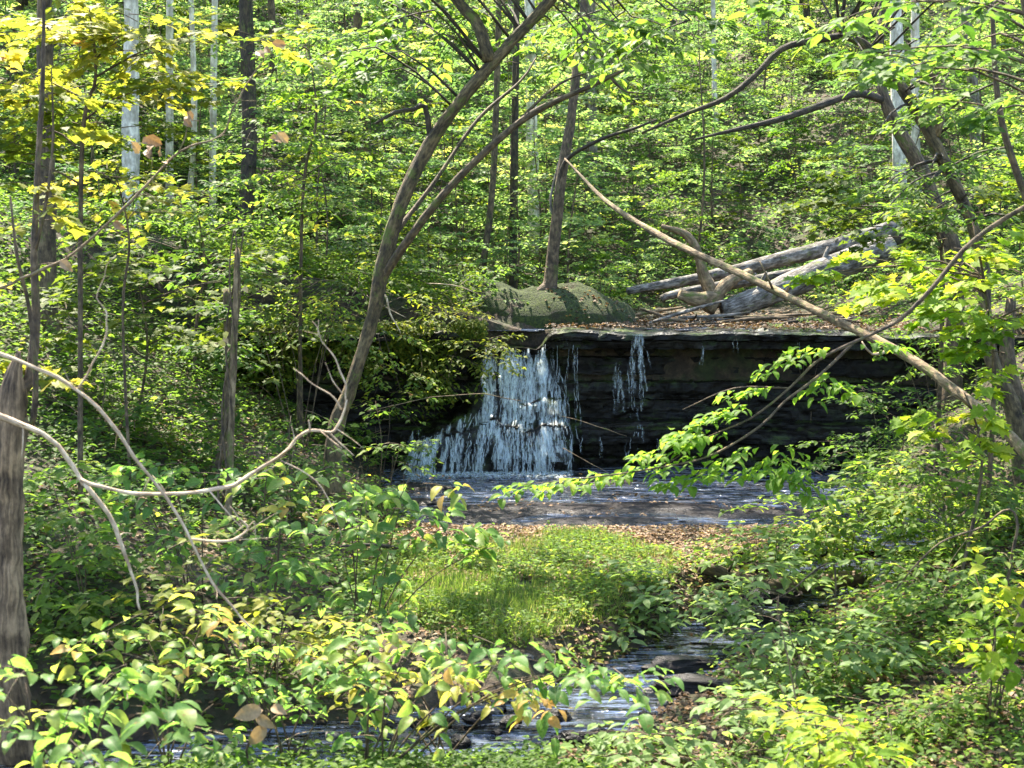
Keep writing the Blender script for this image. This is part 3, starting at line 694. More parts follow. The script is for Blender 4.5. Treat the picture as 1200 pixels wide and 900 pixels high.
for k in range(7):
    p = P(R.uniform(350, 1000), R.uniform(-420, -120), R.uniform(11, 16)); hang(L, W, TP, p, (R.uniform(-1, 1), R.uniform(-1, .5), R.uniform(-.2, .2)), R.uniform(.9, 1.5), .14, 8, 7, .2, .5, .4, .01, .35)
W.build('branches', M['bark_dark'], t, b0); L.build('crown', M['leaf'], t, 1, b0)
# its small spray of yellow leaves
# mound tree
b0 = P(642, 372, 19.7); b0[2] = gz(b0[0], b0[1]) - .05
t = tree_thing('tree', b0, 'slim grey-brown tree standing on the mossy mound')
W = Wood(); W.tube([b0, P(645, 330, 19.7), P(651, 270, 19.7), P(657, 215, 19.7), P(668, 150, 19.75), P(675, 90, 19.8), P(682, 30, 19.9), P(688, -60, 20), P(690, -300, 20)], [.15, .10, .08, .075, .068, .062, .058, .054, .045], 12, .12, .1)
W.tube([b0 + (0, 0, .1), b0 + (-.3, -.15, -.08)], [.09, .03], 8, .1); W.tube([b0 + (0, 0, .1), b0 + (.28, -.2, -.1)], [.09, .03], 8, .1)
W.build('trunk', M['bark_brown'], t, b0)
W = Wood(); W.tube([P(656, 225, 19.7), P(662, 190, 19.6), P(700, 165, 19.3), P(745, 150, 19), P(770, 140, 18.9)], [.035, .03, .026, .02, .01], 6, .1); W.build('limb', M['bark_dark'], t, b0)
W = Wood(); W.tube([P(652, 262, 19.7), P(645, 235, 19.7), P(655, 190, 19.8), P(665, 140, 20)], [.025, .02, .018, .012], 6, .1); W.build('limb', M['bark_grey'], t, b0)
crown(t, b0, P(690, -260, 20.5), (2.6, 2.4, 1.5), 22, M['leaf'], .14)

# right-hand crossing trees
b0 = P(1205, 520, 14.2); b0[2] = gz(b0[0], b0[1]) - .1
t = tree_thing('crooked_tree', b0, 'crooked brown tree arching over the log jam, its top bent towards the middle')
W = Wood(); W.tube([b0, P(1190, 490, 14.2), P(1165, 430, 14.2), P(1155, 370, 14.3), P(1150, 300, 14.4), P(1128, 235, 14.4), P(1098, 175, 14.4), P(1068, 120, 14.4), P(1040, 80, 14.4), P(1010, 50, 14.4), P(985, 40, 14.4)], [.11, .08, .068, .066, .066, .06, .064, .058, .055, .048, .035], 12, .1, .16); TP = np.concatenate(W.V)[::12]; W.build('trunk', M['bark_moss'], t, b0)
W = Wood(); W.tube([P(988, 42, 14.4), P(950, 48, 14.3), P(915, 58, 14.2), P(885, 88, 14.1), P(850, 115, 14), P(800, 135, 13.9), P(752, 156, 13.8)], [.04, .036, .034, .03, .026, .02, .01], 7, .1); W.build('limb', M['bark_dark'], t, b0)
W = Wood(); W.tube([P(1096, 160, 14.4), P(1103, 130, 14.4), P(1102, 100, 14.4), P(1092, 85, 14.4)], [.055, .05, .048, .04], 9, .08, .2); W.build('broken_limb', M['dead_tan'], t, b0)
W = Wood(); W.tube([P(1195, 480, 14.4), P(1180, 420, 14.5), P(1185, 350, 14.6)], [.09, .08, .05], 9, .1); W.build('limb', M['bark_brown'], t, b0)
L = Leaves(); W = Wood()
for k in range(13):
    p = P(R.uniform(900, 1330), R.uniform(-420, -60), R.uniform(11, 16)); hang(L, W, TP, p, (R.uniform(-1, .6), R.uniform(-1, .3), R.uniform(-.3, .1)), R.uniform(.8, 1.4), .13, 8, 7, .2, .5, .4, .008, .33)
for k in range(26):
    p = P(R.uniform(980, 1200), R.uniform(0, 300), R.uniform(12.8, 14.2)); hang(L, W, TP, p, (R.uniform(-1, 1), -.4, R.uniform(-.2, .1)), .6, .095, 7, 6, .2, .5, .4, .006, .42)
W.build('branches', M['bark_dark'], t, b0); L.build('crown', M['leaf'], t, 1, b0)
b0 = P(1120, 330, 17); b0[2] = gz(b0[0], b0[1]) - .1
t = tree_thing('crooked_tree', b0, 'second crooked trunk behind the first, with a low limb reaching over the log jam')
W = Wood(); W.tube([b0, P(1118, 310, 17), P(1102, 255, 17), P(1078, 195, 17), P(1052, 150, 17), P(1035, 112, 17), P(1030, 60, 17.2), P(1040, -40, 17.4)], [.12, .10, .09, .085, .08, .066, .05, .035], 10, .12, .18); W.build('trunk', M['bark_brown'], t, b0)
W = Wood(); W.tube([P(1036, 118, 17), P(1005, 110, 16.8), P(965, 122, 16.6), P(920, 138, 16.4), P(870, 150, 16.2), P(815, 163, 16)], [.05, .045, .045, .038, .028, .012], 7, .1); W.build('limb', M['bark_dark'], t, b0)
crown(t, b0, P(1060, -160, 17.6), (1.8, 1.8, 1.2), 14, M['leaf'], .13)

# leaning dead pole
b0 = P(1262, 592, 11.4); b0[2] = min(b0[2], gz(b0[0], b0[1]) + .02)
t = tree_thing('leaning_pole', b0, 'long straight dead sapling leaning across in front of the ledge and log jam', 'dead sapling')
W = Wood(); W.tube([b0, P(1185, 512, 12.3), P(1120, 458, 13), P(1060, 416, 13.6), P(970, 371, 14.6), P(870, 322, 15.8), P(790, 285, 16.9), P(730, 250, 17.9), P(700, 226, 18.6), P(662, 186, 19.4)], [.048, .05, .047, .045, .044, .043, .04, .035, .026, .015], 10, .12, .15); W.build('trunk', M['dead_tan'], t, b0)
W = Wood(); W.tube([P(905, 338, 15.3), P(898, 322, 15.2), P(890, 306, 15.2)], [.016, .012, .006], 5, .06); W.build('branch_stub', M['dead_tan'], t, b0)
W = Wood(); W.tube([P(1045, 410, 13.8), P(1022, 415, 13.7), P(1010, 400, 13.7)], [.02, .014, .006], 5, .06); W.build('branch_stub', M['dead_pale'], t, b0)
W = Wood(); W.tube([P(920, 345, 15.2), P(928, 328, 15.1)], [.018, .008], 5, .06); W.build('branch_stub', M['dead_tan'], t, b0)

# sapling with the bright leafy branch in front of the dark ledge
b0 = P(1290, 640, 10); b0[2] = gz(b0[0], 10) - .05
t = tree_thing('sapling', b0, 'thin sapling whose fresh green leafy branch hangs before the dark ledge', 'sapling')
W = Wood(); W.tube([b0, P(1270, 500, 10), P(1240, 330, 10), P(1200, 225, 10), P(1170, 120, 10), P(1160, -60, 10)], [.045, .04, .034, .03, .022, .012], 8, .1); W.build('trunk', M['bark_brown'], t, b0)
W = Wood(); W.tube([P(1205, 240, 10), P(1168, 262, 10), P(1130, 292, 10), P(1092, 338, 10), P(1055, 374, 10), P(1025, 390, 9.9), P(985, 408, 9.8), P(955, 425, 9.8), P(925, 455, 9.7), P(880, 490, 9.6), P(830, 512, 9.6), P(780, 545, 9.5)], [.018, .018, .017, .016, .015, .013, .012, .01, .009, .008, .006, .003], 6, .08)
W.tube([P(1000, 402, 9.9), P(960, 440, 9.7), P(920, 470, 9.6), P(890, 500, 9.5), P(830, 535, 9.4), P(760, 550, 9.3), P(690, 560, 9.3), P(610, 568, 9.25)], [.012, .010, .009, .009, .008, .006, .005, .002], 5, .08)
W.tube([P(925, 455, 9.7), P(860, 455, 9.7), P(800, 480, 9.7)], [.007, .005, .002], 4, .08)
W.build('branch', M['bark_brown'], t, b0)
L = Leaves()
for (px, py, y, dx, dz, ln) in ((990, 405, 9.8, -1, -.2, .42), (955, 420, 9.75, -1, -.15, .40), (960, 440, 9.7, .6, -.5, .3), (925, 455, 9.7, -1, .0, .42), (900, 470, 9.6, -1, -.35, .48), (880, 490, 9.6, -.9, .2, .42), (870, 500, 9.55, -1, -.4, .45), (850, 505, 9.5, -1, 0, .42), (835, 530, 9.4, -1, -.3, .42), (830, 512, 9.6, -1, .15, .3), (900, 500, 9.5, .3, -.7, .42), (920, 520, 9.45, -.2, -.5, .35), (780, 545, 9.4, -1, -.1, .4), (860, 540, 9.4, -.6, -.4, .34), (930, 540, 9.4, -.8, -.2, .40), (905, 550, 9.4, .3, -.3, .36), (960, 550, 9.4, -.5, -.15, .3), (700, 560, 9.3, -1, -.05, .36), (650, 565, 9.3, -1, -.12, .34), (820, 560, 9.35, -1, -.1, .3), (740, 553, 9.3, -1, -.15, .4), (900, 520, 9.4, -.8, -.3, .4), (985, 430, 9.8, -.4, -.5, .35), (800, 530, 9.4, -.9, .1, .35), (1000, 400, 9.8, .6, -.1, .3)):
    spray(L, None, P(px, py, y), (dx, -.25, dz * .5), ln, .082, 6, 5, .14, .6, .38, .004, .5, .11)
L.build('foliage', M['leaf_spray'], t, 2, b0)

# lime maple boughs at the right edge
def bough_tree(name, bpx, by, label, rows, mat, leaf, kind, tint, cat='sapling', tr=.03, tw=6, per=6, ln=(.45, .7), trunk=None, bark='bark_brown', yj=.5, flat=.45, group=None, droop=.22):
    b0 = at(bpx, by, -.05)
    t = tree_thing(name, b0, label, cat, group)
    W = Wood(); pts = [b0] + [P(a, c, by) for a, c in trunk]; W.tube(pts, np.linspace(tr, tr * .35, len(pts)), 8, .12, .12); W.build('trunk', M[bark], t, b0)
    L = Leaves(); B = Wood()
    tp = np.array([p for p in catmull(pts, .1)[0]])
    for (px, py, r, n) in rows:
        for k in range(n):
            p = P(px + R.gauss(0, r), py + R.gauss(0, r * .5), by + R.uniform(-yj, yj))
            j = np.argmin(np.abs(tp[:, 2] - p[2] + .1)); q = tp[j]
            d = p - q
            if np.linalg.norm(d) > .25 and k % 3 == 0: B.tube([q, (q + p) / 2 + (0, 0, .08), p], [.010, .007, .004], 4, .25)
            d = nrm(d * (1, 1, .3) + rng.normal(0, .35, 3) * (1, 1, .3))
            spray(L, B, p, d, R.uniform(*ln), leaf, tw, per, droop, .55, flat, .005, tint)
    if B.V: B.build('branches', M[bark], t, b0)
    L.build('foliage', mat, t, kind, b0)
    return t
bough_tree('maple_sapling', 1160, 11.2, 'maple sapling with bright yellow-green lobed leaves beside the leaning dead pole', [(1060, 330, 30, 7), (1110, 320, 35, 8), (1160, 345, 35, 9), (1180, 380, 30, 8), (1120, 365, 22, 3), (1160, 400, 30, 4)], M['leaf_lime'], .115, 3, .5, trunk=[(1165, 450), (1160, 380), (1150, 310), (1140, 260)], tr=.022, ln=(.3, .5), tw=5, per=5)
bough_tree('maple_sapling', 1130, 10.4, 'low yellow maple sapling over the foot of the leaning dead pole', [(1110, 470, 18, 3), (1140, 500, 18, 4), (1120, 450, 16, 2), (1150, 485, 14, 2)], M['leaf_lime'], .11, 3, .62, trunk=[(1150, 560), (1145, 500), (1130, 460)], tr=.015, ln=(.22, .34), tw=4, per=4)
bough_tree('maple_sapling', 1100, 15.5, 'olive leaved sapling between the crooked trunks and the log end', [(1020, 215, 25, 6), (1060, 235, 30, 8), (1110, 260, 35, 7), (1150, 230, 30, 7), (1000, 240, 20, 3), (1080, 280, 30, 5)], M['leaf_olive'], .10, 3, .38, trunk=[(1105, 330), (1095, 260), (1080, 200)], tr=.03, ln=(.4, .7))
bough_tree('sapling', 1190, 8.8, 'sapling with large soft green leaves in the upper corner', [(1065, 70, 22, 4), (1100, 85, 26, 5), (1150, 70, 30, 5), (1180, 30, 30, 5), (1090, 20, 30, 4), (1180, 110, 22, 3), (1000, 10, 30, 3)], M['leaf'], .12, 1, .34, trunk=[(1240, 560), (1235, 300), (1215, 100), (1190, -40)], tr=.03, ln=(.3, .5), tw=4, per=4, bark='bark_brown')

# ------------------------------------------------------------------ left side: trunks and dead branches
b0 = at(10, 8.2, -.1)
t = tree_thing('old_stump', b0, 'shaggy grey-brown trunk at the edge of the picture with peeling bark and thin shoots')
W = Wood(); W.tube([b0, P(9, 760, 8.2), P(10, 650, 8.2), P(12, 540, 8.2), P(14, 470, 8.2), P(17, 440, 8.2), P(22, 412, 8.2)], [.12, .10, .085, .09, .085, .055, .012], 14, .06, .25, wob=.1); W.build('trunk', M['shaggy'], t, b0)
W = Wood()
W.tube([P(14, 470, 8.2), P(34, 445, 8.25), P(42, 380, 8.3), P(40, 300, 8.3), P(44, 200, 8.4), P(50, 100, 8.5), P(52, -40, 8.6)], [.04, .035, .028, .022, .018, .014, .008], 7, .1)
W.tube([P(14, 470, 8.2), P(36, 500, 8.15), P(42, 440, 8.1), P(34, 360, 8.1), P(20, 300, 8.0), P(12, 230, 8.0)], [.02, .02, .016, .012, .010, .006], 6, .1)
W.tube([P(40, 300, 8.3), P(55, 230, 8.3), P(62, 160, 8.4), P(60, 80, 8.4)], [.012, .01, .008, .004], 5, .1)
W.build('shoots', M['bark_brown'], t, b0)
L = Leaves(); B = Wood()
for (px, py, dx) in ((5, 430, 1), (25, 425, -1), (35, 445, 1), (10, 215, 1), (30, 250, 1), (60, 150, 1), (20, 330, -1), (50, 110, 1), (40, 60, -1)): spray(L, B, P(px, py, 8.3), (dx, .2, 0), .3, .10, 4, 4, .2, .5, .5, .004, .5)
L.build('foliage', M['leaf_olive'], t, 3, b0)

def dead(name, base, label, stems, mat='dead_pale', tw=0):
    t = empty(name, base, label, 'dead branch')
    for pts, rad in stems:
        W = Wood(); cc, pr = catmull(pts, .16); o = R.random() * 60
        cc = cc + np.stack([vnoise(np.arange(len(cc)) * .8 + o + 9 * a, np.full(len(cc), o)) - .5 for a in range(3)], -1) * .028 * np.minimum(1, np.arange(len(cc)) / 2)[:, None] * (1 if len(cc) > 5 else .3)
        rd = np.interp(pr, np.arange(len(rad)), rad) * .56 * (1 + .3 * (rng.random(len(cc)) - .5))
        q = W.tube(cc, rd, 7, .05, .16, True, .3)
        if rad[0] > .009 and len(cc) > 6:
            for _k in range(len(cc) // 4):
                i = R.randrange(2, len(cc) - 1); dd = nrm(cc[i] - cc[i - 1]); dd = nrm(dd * .6 + nrm(rng.normal(0, 1, 3)) * .9); ln_ = R.uniform(.04, .22)
                W.tube([cc[i], cc[i] + dd * ln_ * .5 + jit(1, .01)[0], cc[i] + dd * ln_], [rd[i] * .4, rd[i] * .22, .0012], 5, .05, .1)
        W.build('branch', M[mat], t, base)
    return t
y = 6.6
b0 = P(-110, 470, y)
dead('dead_branch', at(-240, 6.7, .0), 'pale bare branch curving low across the left bushes and ending in antler-like twigs', [
    ([at(-240, 6.7, -.03), P(-150, 480, y), P(-60, 478, y), P(0, 486, y), P(50, 510, y), P(78, 540, y), P(100, 567, y)], [.03, .028, .026, .026, .024, .022, .022]),
    ([P(98, 565, y), P(128, 605, y), P(148, 650, y), P(160, 690, y), P(165, 716, y)], [.022, .019, .016, .012, .008]),
    ([P(95, 562, y), P(120, 572, y), P(160, 578, y), P(230, 577, y), P(275, 567, y), P(310, 548, y), P(340, 525, y), P(362, 506, y), P(386, 507, y), P(398, 488, y), P(405, 468, y)], [.017, .016, .016, .016, .016, .015, .014, .012, .012, .010, .008]),
    ([P(405, 470, y), P(404, 450, y), P(392, 420, y), P(376, 398, y), P(366, 375, y)], [.009, .008, .007, .005, .003]),
    ([P(400, 480, y), P(388, 462, y), P(365, 448, y), P(343, 434, y)], [.009, .007, .006, .003]),
    ([P(402, 462, y), P(390, 446, y), P(381, 424, y)], [.006, .005, .002]), ([P(372, 392, y), P(356, 388, y)], [.003, .0015]), ([P(372, 392, y), P(374, 374, y)], [.003, .0015]),
    ([P(363, 505, y), P(362, 492, y)], [.010, .006]),
    ([P(386, 507, y), P(400, 522, y), P(415, 534, y)], [.008, .005, .003]),
    ([P(330, 532, y), P(345, 520, y - .05), P(342, 500, y - .05)], [.007, .005, .002]),
    ([P(246, 576, y), P(262, 595, y - .05), P(290, 625, y - .1)], [.008, .006, .003]),
    ([P(330, 540, y), P(370, 562, y - .1), P(392, 600, y - .1), P(400, 630, y - .1)], [.006, .005, .004, .002]),
    ([P(310, 560, y), P(295, 560, y), P(325, 545, y)], [.003, .004, .003])])
y = 6.2
dead('dead_branch', at(-260, 6.3, 0), 'long straight bare pale branch slanting down from the shaggy trunk into the bushes', [
    ([at(-260, 6.3, -.03), P(-170, 400, y), P(-60, 395, y), P(0, 414, y), P(45, 432, y), P(92, 455, y), P(138, 505, y), P(175, 560, y), P(210, 610, y), P(236, 662, y), P(268, 706, y), P(300, 743, y)], [.02, .019, .018, .017, .017, .016, .015, .014, .013, .011, .009, .006]),
    ([P(92, 455, y), P(112, 425, y), P(126, 390, y), P(124, 368, y), P(112, 350, y), P(122, 325, y), P(133, 300, y)], [.009, .008, .007, .006, .005, .004, .002]),
    ([P(225, 632, y), P(250, 634, y), P(275, 632, y), P(290, 620, y), P(280, 606, y), P(268, 595, y)], [.010, .011, .011, .009, .006, .003]),
    ([P(290, 620, y), P(298, 610, y), P(300, 630, y)], [.005, .004, .002]),
    ([P(285, 616, y), P(272, 628, y)], [.004, .002])])
y = 7.6
dead('dead_branch', at(-150, 7.6, 0), 'thin bare tan branch rising across the upper bushes with curled dry leaves', [
    ([at(-150, 7.6, 0), P(-100, 390, y), P(0, 340, y), P(38, 322, y), P(75, 303, y), P(120, 267, y), P(155, 236, y), P(205, 184, y), P(232, 170, y), P(262, 156, y), P(272, 130, y), P(285, 108, y), P(303, 78, y), P(318, 58, y)], [.018, .017, .015, .015, .014, .014, .013, .012, .010, .009, .008, .008, .006, .003]),
    ([P(205, 184, y), P(218, 160, y), P(222, 128, y)], [.007, .005, .003]), ([P(176, 212, y), P(178, 185, y), P(176, 160, y)], [.006, .004, .002]),
    ([P(278, 122, y), P(268, 98, y)], [.004, .002]), ([P(240, 168, y), P(262, 160, y), P(285, 162, y), P(310, 170, y)], [.005, .004, .003, .002]),
    ([P(160, 232, y), P(175, 228, y), P(195, 262, y)], [.005, .004, .002])], 'dead_tan')
L = Leaves()
for (px, py) in ((170, 160), (172, 175), (166, 168), (163, 180), (178, 170), (218, 132), (222, 145), (215, 140), (190, 182), (195, 190), (318, 50), (310, 55), (300, 60), (325, 155), (330, 165), (132, 260), (70, 305)):
    L.add(P(px, py, 7.58), jit(1, 1)[0], nrm(np.array((0, -1, .4)) + jit(1, .5)[0]), R.uniform(.06, .10), R.uniform(.55, .8))
tag(L.build('dry_leaves', M['litter'], None, 5), 'curled orange-brown dry leaves caught on the thin bare tan branch', 'leaves', kind='stuff')
dead('dead_branch', at(395, 17.2), 'thin pale dead branch fallen over the bank between the leaning tree and the mound', [
    ([at(395, 17.2, .0), P(440, 350, 17.2), P(458, 368, 17), P(470, 390, 16.9)], [.02, .025, .022, .01]), ([P(452, 360, 17.1), P(475, 372, 16.9)], [.015, .006])], 'dead_pale')
dead('dead_branch', at(540, 18.6), 'thin pale dead stick lying on the leafy bank top left of the mound', [
    ([P(500, 332, 18.6), P(535, 335, 18.5), P(562, 345, 18.4)], [.012, .014, .006]), ([P(538, 335, 18.5), P(555, 322, 18.6)], [.008, .004])], 'dead_pale')
dead('dead_branch', P(700, 585, 12.2) * (1, 1, 0), 'thin curved tan twig reaching over the water in front of the broad fall', [
    ([P(430, 482, 16), P(520, 464, 16.2), P(570, 462, 16.3), P(612, 471, 16.4)], [.008, .009, .009, .006])], 'dead_tan')
dead('dead_branch', at(700, 14.4), 'thin bare twig arching at the base of the dark rock face', [
    ([P(655, 487, 16), P(685, 495, 16), P(712, 503, 16), P(735, 512, 16)], [.005, .008, .008, .004]), ([P(660, 525, 16), P(690, 542, 15.9), P(715, 555, 15.8)], [.007, .007, .003]), ([P(655, 487, 16), P(665, 475, 16)], [.005, .002])], 'dead_tan')
# low thorny stems lower right
y = 6.4
dead('dead_branch', at(1000, 6.3), 'thin grey bare stem standing among the lime leaves in the lower corner', [
    ([at(1000, 6.3), P(985, 900, y), P(960, 870, y), P(935, 830, y), P(918, 745, y), P(912, 705, y)], [.008, .008, .008, .007, .006, .003]), ([P(935, 830, y), P(905, 850, y), P(870, 890, y)], [.006, .005, .003]), ([P(958, 868, y), P(975, 855, y), P(985, 862, y)], [.005, .004, .002]), ([P(925, 790, y), P(945, 820, y)], [.003, .002])], 'dead_tan')
y = 9.2
dead('dead_branch', at(1110, 9.2), 'slender green-grey branch slanting down over the right bushes', [
    ([at(1180, 9.2), P(1190, 600, y), P(1150, 615, y), P(1100, 635, y), P(1060, 680, y), P(1030, 715, y), P(985, 745, y)], [.018, .016, .014, .012, .010, .008, .004])], 'bark_brown')
dead('dead_branch', at(985, 10.2), 'bare greenish branch fallen over the bushes near the log across the stream', [
    ([at(985, 10.2), P(975, 660, 10.2), P(930, 690, 10.1), P(890, 708, 10.1), P(850, 722, 10)], [.012, .012, .010, .008, .004]), ([P(912, 698, 10.1), P(915, 740, 10), P(920, 770, 10)], [.006, .005, .003])], 'bark_brown')
y = 7.0
dead('dead_branch', at(300, 7.0), 'dark forked dead stem with a large orange dry leaf above the water', [
    ([at(300, 7, -.05), P(290, 880, y), P(310, 850, y), P(340, 830, y), P(385, 825, y)], [.014, .012, .009, .006, .003]), ([P(310, 850, y), P(300, 830, y), P(290, 800, y)], [.007, .005, .002])], 'bark_brown')
dead('dead_branch', at(230, 7.6), 'pale thin twigs trailing over the water edge', [
    ([P(200, 845, 7.6), P(240, 855, 7.6), P(300, 870, 7.7)], [.004, .006, .003]), ([P(300, 895, 7.4), P(350, 860, 7.5), P(400, 858, 7.5)], [.006, .005, .003]), ([P(170, 890, 7.2), P(200, 860, 7.2), P(230, 880, 7.2)], [.005, .004, .002])], 'dead_pale')
L = Leaves()
for (px, py, s_) in ((308, 832, .15), (300, 838, .12), (312, 850, .13), (318, 828, .10)): L.add(P(px, py, 6.98), (R.uniform(-1, 1), -.2, R.uniform(-.8, .2)), (R.uniform(-.4, .4), -1, .5), s_, .72)
tag(L.build('dry_leaf', M['litter'], None, 2), 'large curled orange-brown dry leaf hanging on the dark forked dead stem', 'leaf')

# left background trunks near
def simple_tree(px, y, rpx, mat, label, lean=0, topy=-60, cr=None, group=None, name='tree', sides=10, mid=0, leafm='leaf', base_rows=None, n=22, tint=.42):
    b0 = at(px, y, -.1); r = rpx / F * y / 2
    t = tree_thing(name, b0, label, 'tree', group)
    pb = 450 - (b0[2] - CAMZ) / y * F
    top = P(px + lean, topy, y); h = top - b0
    ext = .3 if topy < 200 else .02
    q = [b0, b0 + h * .06 + (r * .1, 0, 0), b0 + h * .35 + (mid, 0, 0), b0 + h * .7 + (mid * .6, 0, 0), top, top + h * ext]
    W = Wood(); W.tube(q, [r * 1.5, r * 1.1, r, r * .92, r * .8, r * (.5 if ext > .1 else .1)], sides, .3, .14); W.build('trunk', M[mat], t, b0)
    if cr:
        crown(t, b0, top + h * .22 + (0, 0, cr * .3), (cr, cr, cr * .7), n, M[leafm], .15, tint)
    return t
simple_tree(58, 15.5, 20, 'bark_brown', 'broad grey trunk behind yellow leaves in the upper corner', -6, -60, 2.2, leafm='leaf_olive')
tt = simple_tree(243, 13.2, 11, 'bark_brown', 'slim grey-brown trunk with a leafy broken top beside the vine-wrapped stem', 22, 345, None, mid=.12)
b0 = np.array(tt.location); L = Leaves(); B = Wood()
for k in range(16):
    p = P(R.gauss(258, 16), R.uniform(300, 440), 13.0); spray(L, B, p, (R.uniform(-1, 1), -.4, R.uniform(-.1, .4)), .45, .09, 5, 5, .25, .5, .5, .005, .34)
L.build('crown', M['leaf'], tt, 1, b0); B.build('branches', M['bark_brown'], tt, b0)
t = simple_tree(262, 11.5, 8, 'dead_tan', 'thin pale stem wrapped by twisting vines left of the dark hollow', 16, 300, None, name='vine_stem')
b0 = np.array(t.location)
W = Wood()
for ph in (0, 2.1, 4.2):
    pts = [P(262 + 13 * (580 - py) / 250 + 7 * math.sin((580 - py) / 40 + ph), py, 11.5 + .04 * math.cos((580 - py) / 40 + ph)) for py in range(590, 260, -20)]
    W.tube(pts, [.012, .006], 5, .08)
W.build('vine', M['bark_brown'], t, b0)
L = Leaves()
for (px, py) in ((262, 395), (256, 400), (265, 388), (285, 336), (252, 408)):
    L = Leaves(); L.add(P(px, py, 11.4), (R.uniform(-1, 1), -.3, -.4), (0, -1, .5), .08, .95); L.build('dry_leaf', M['litter'], t, 5, b0)
for (px, y, r, mat, lab, lean, mid) in (
    (157, 20.5, 20, 'bark_pale', 'thick pale trunk at the top behind yellow leaves', -3, 0), (202, 22.5, 9, 'bark_pale', 'slim white trunk just beside the thick pale trunk', -3, 0), (223, 24, 7, 'bark_pale', 'thinnest white trunk between the slim white trunk and the dark trunk', 0, .1), (251, 23, 8, 'bark_pale', 'slim white trunk next to the dark mossy trunk', 1, 0),
    (285, 21, 18, 'bark_dark', 'dark mossy trunk at the top among pale slim trunks', 2, .1), (626, 27, 14, 'bark_pale', 'pale sunlit trunk behind the fork of the leaning tree', -6, 0), (600, 37, 8, 'bark_grey', 'thin grey trunk behind the long dark limb', -4, .1),
    (1052, 26, 16, 'bark_pale', 'pale trunk behind the bent crooked tree', -3, 0), (1068, 27, 11, 'bark_pale', 'pale slim trunk behind the second crooked trunk', 4, 0), (886, 40, 9, 'bark_pale', 'small pale trunk high on the hillside near the top edge', 0, 0),
    (470, 33, 12, 'bark_grey', 'grey trunk seen past the leaning tree on its open side', 2, 0), (492, 38, 8, 'bark_grey', 'slim grey trunk in the light behind the leaning tree', 3, .1), (421, 26, 13, 'bark_brown', 'brown trunk with orange leaves behind the leaning tree', -4, .1),
    (692, 30, 14, 'bark_grey', 'grey trunk directly behind the tree on the mound', 0, 0), (560, 21.5, 8, 'bark_moss', 'thin mossy sapling trunk slanting up behind the bank', 26, .1), (600, 22.5, 9, 'bark_dark', 'thin dark trunk on the bank left of the mound tree', 6, 0),
    (782, 42, 8, 'bark_grey', 'faint grey trunk on the hillside above the driftwood', 2, 0), (945, 36, 8, 'bark_dark', 'thin dark trunk on the hillside above the log jam', -3, 0), (835, 33, 6, 'bark_pale', 'thin pale stem in the shade above the log jam', 0, 0), (990, 38, 10, 'bark_grey', 'grey hillside trunk left of the bent crooked tree', 4, .1),
    (1135, 27, 13, 'bark_grey', 'grey trunk in the leaves beyond the broken limb', -8, .1), (352, 34, 9, 'bark_grey', 'grey trunk among green leaves above the tan bare branch', 3, 0), (318, 29, 9, 'bark_brown', 'brown trunk beside the tip of the tan bare branch', -2, .1), (110, 31, 11, 'bark_brown', 'brown trunk behind the yellow leaves between two pale ones', 0, .1),
    (742, 45, 10, 'bark_grey', 'grey trunk high on the slope above the tip of the long dark limb', 1, 0), (1170, 33, 14, 'bark_brown', 'brown trunk at the far edge behind soft green leaves', -3, 0), (540, 44, 9, 'bark_grey', 'distant grey trunk in the fork of the leaning tree', 0, 0), (25, 28, 13, 'bark_brown', 'brown trunk at the very edge behind yellow leaves', 0, 0)):
    simple_tree(px, y, r, mat, lab, lean, -30, R.uniform(2.0, 3.0) if y < 39 else None, 'trees on the hillside behind', mid=mid, leafm='leaf_far', n=9)

# ------------------------------------------------------------------ bushes and saplings placed one by one
def bush(name, bpx, by, label, rows, mat, leaf, kind, tint, cat='bush', tw=5, per=5, ln=(.35, .6), yj=.35, flat=.45, stem=.007, bark='bark_brown', droop=.25, tv=.12, group=None, wr=.004, fy=0):
    b0 = at(bpx, by, -.05)
    t = empty(name, b0, label, cat, group)
    L = Leaves(); B = Wood()
    lead = None
    if cat == 'sapling':
        pm = sum(r_[0] for r_ in rows) / len(rows); pt = min(r_[1] for r_ in rows)
        W = Wood(); W.tube([b0, P(pm * .4 + bpx * .6, pt + 170, by), P(pm * .7 + bpx * .3 + 12, pt + 80, by), P(pm, pt, by)], [stem * 1.3, stem, stem * .8, stem * .3], 7, .12, .12)
        lead = np.concatenate(W.V)[::7]; W.build('trunk', M[bark], t, b0)
    for r_ in rows:
        px, py, r, n = r_[:4]; ty = tint + (r_[4] if len(r_) > 4 else 0)
        c = P(px, py, by - fy)
        g = gz(c[0], c[1]); c[2] = max(c[2], g + .12)
        m = (b0 + c) / 2 + (0, 0, .15 * np.linalg.norm(c - b0)) + jit(1, .06)[0]
        if lead is not None:
            hd = np.linalg.norm((lead - c)[:, :2], axis=1); q0 = lead[np.argmin(np.abs(lead[:, 2] - c[2] + .35 * hd.mean()))]
            B.tube([q0, (q0 + c) / 2 + (0, 0, .05), c], [stem * .5, stem * .4, stem * .25], 5, .15, .1)
        else: B.tube([b0 + jit(1, .08)[0] * (1, 1, 0), m, c], [stem, stem * .7, stem * .4], 5, .15, .1)
        for k in range(n):
            p = P(px + R.gauss(0, r), py + R.gauss(0, r * .6), by - fy + R.uniform(-yj, yj))
            p[2] = max(p[2], gz(p[0], p[1]) + .05)
            d = nrm((p - c) * (1, 1, .3) + nrm(c - b0) * .15 * (1, 1, .2) + rng.normal(0, .25, 3) * (1, 1, .3))
            spray(L, B, p - d * .1, d, R.uniform(*ln), leaf, tw, per, droop, .55, flat, wr, ty, tv)
    B.build('stems', M[bark], t, b0); L.build('foliage', mat, t, kind, b0)
    return t
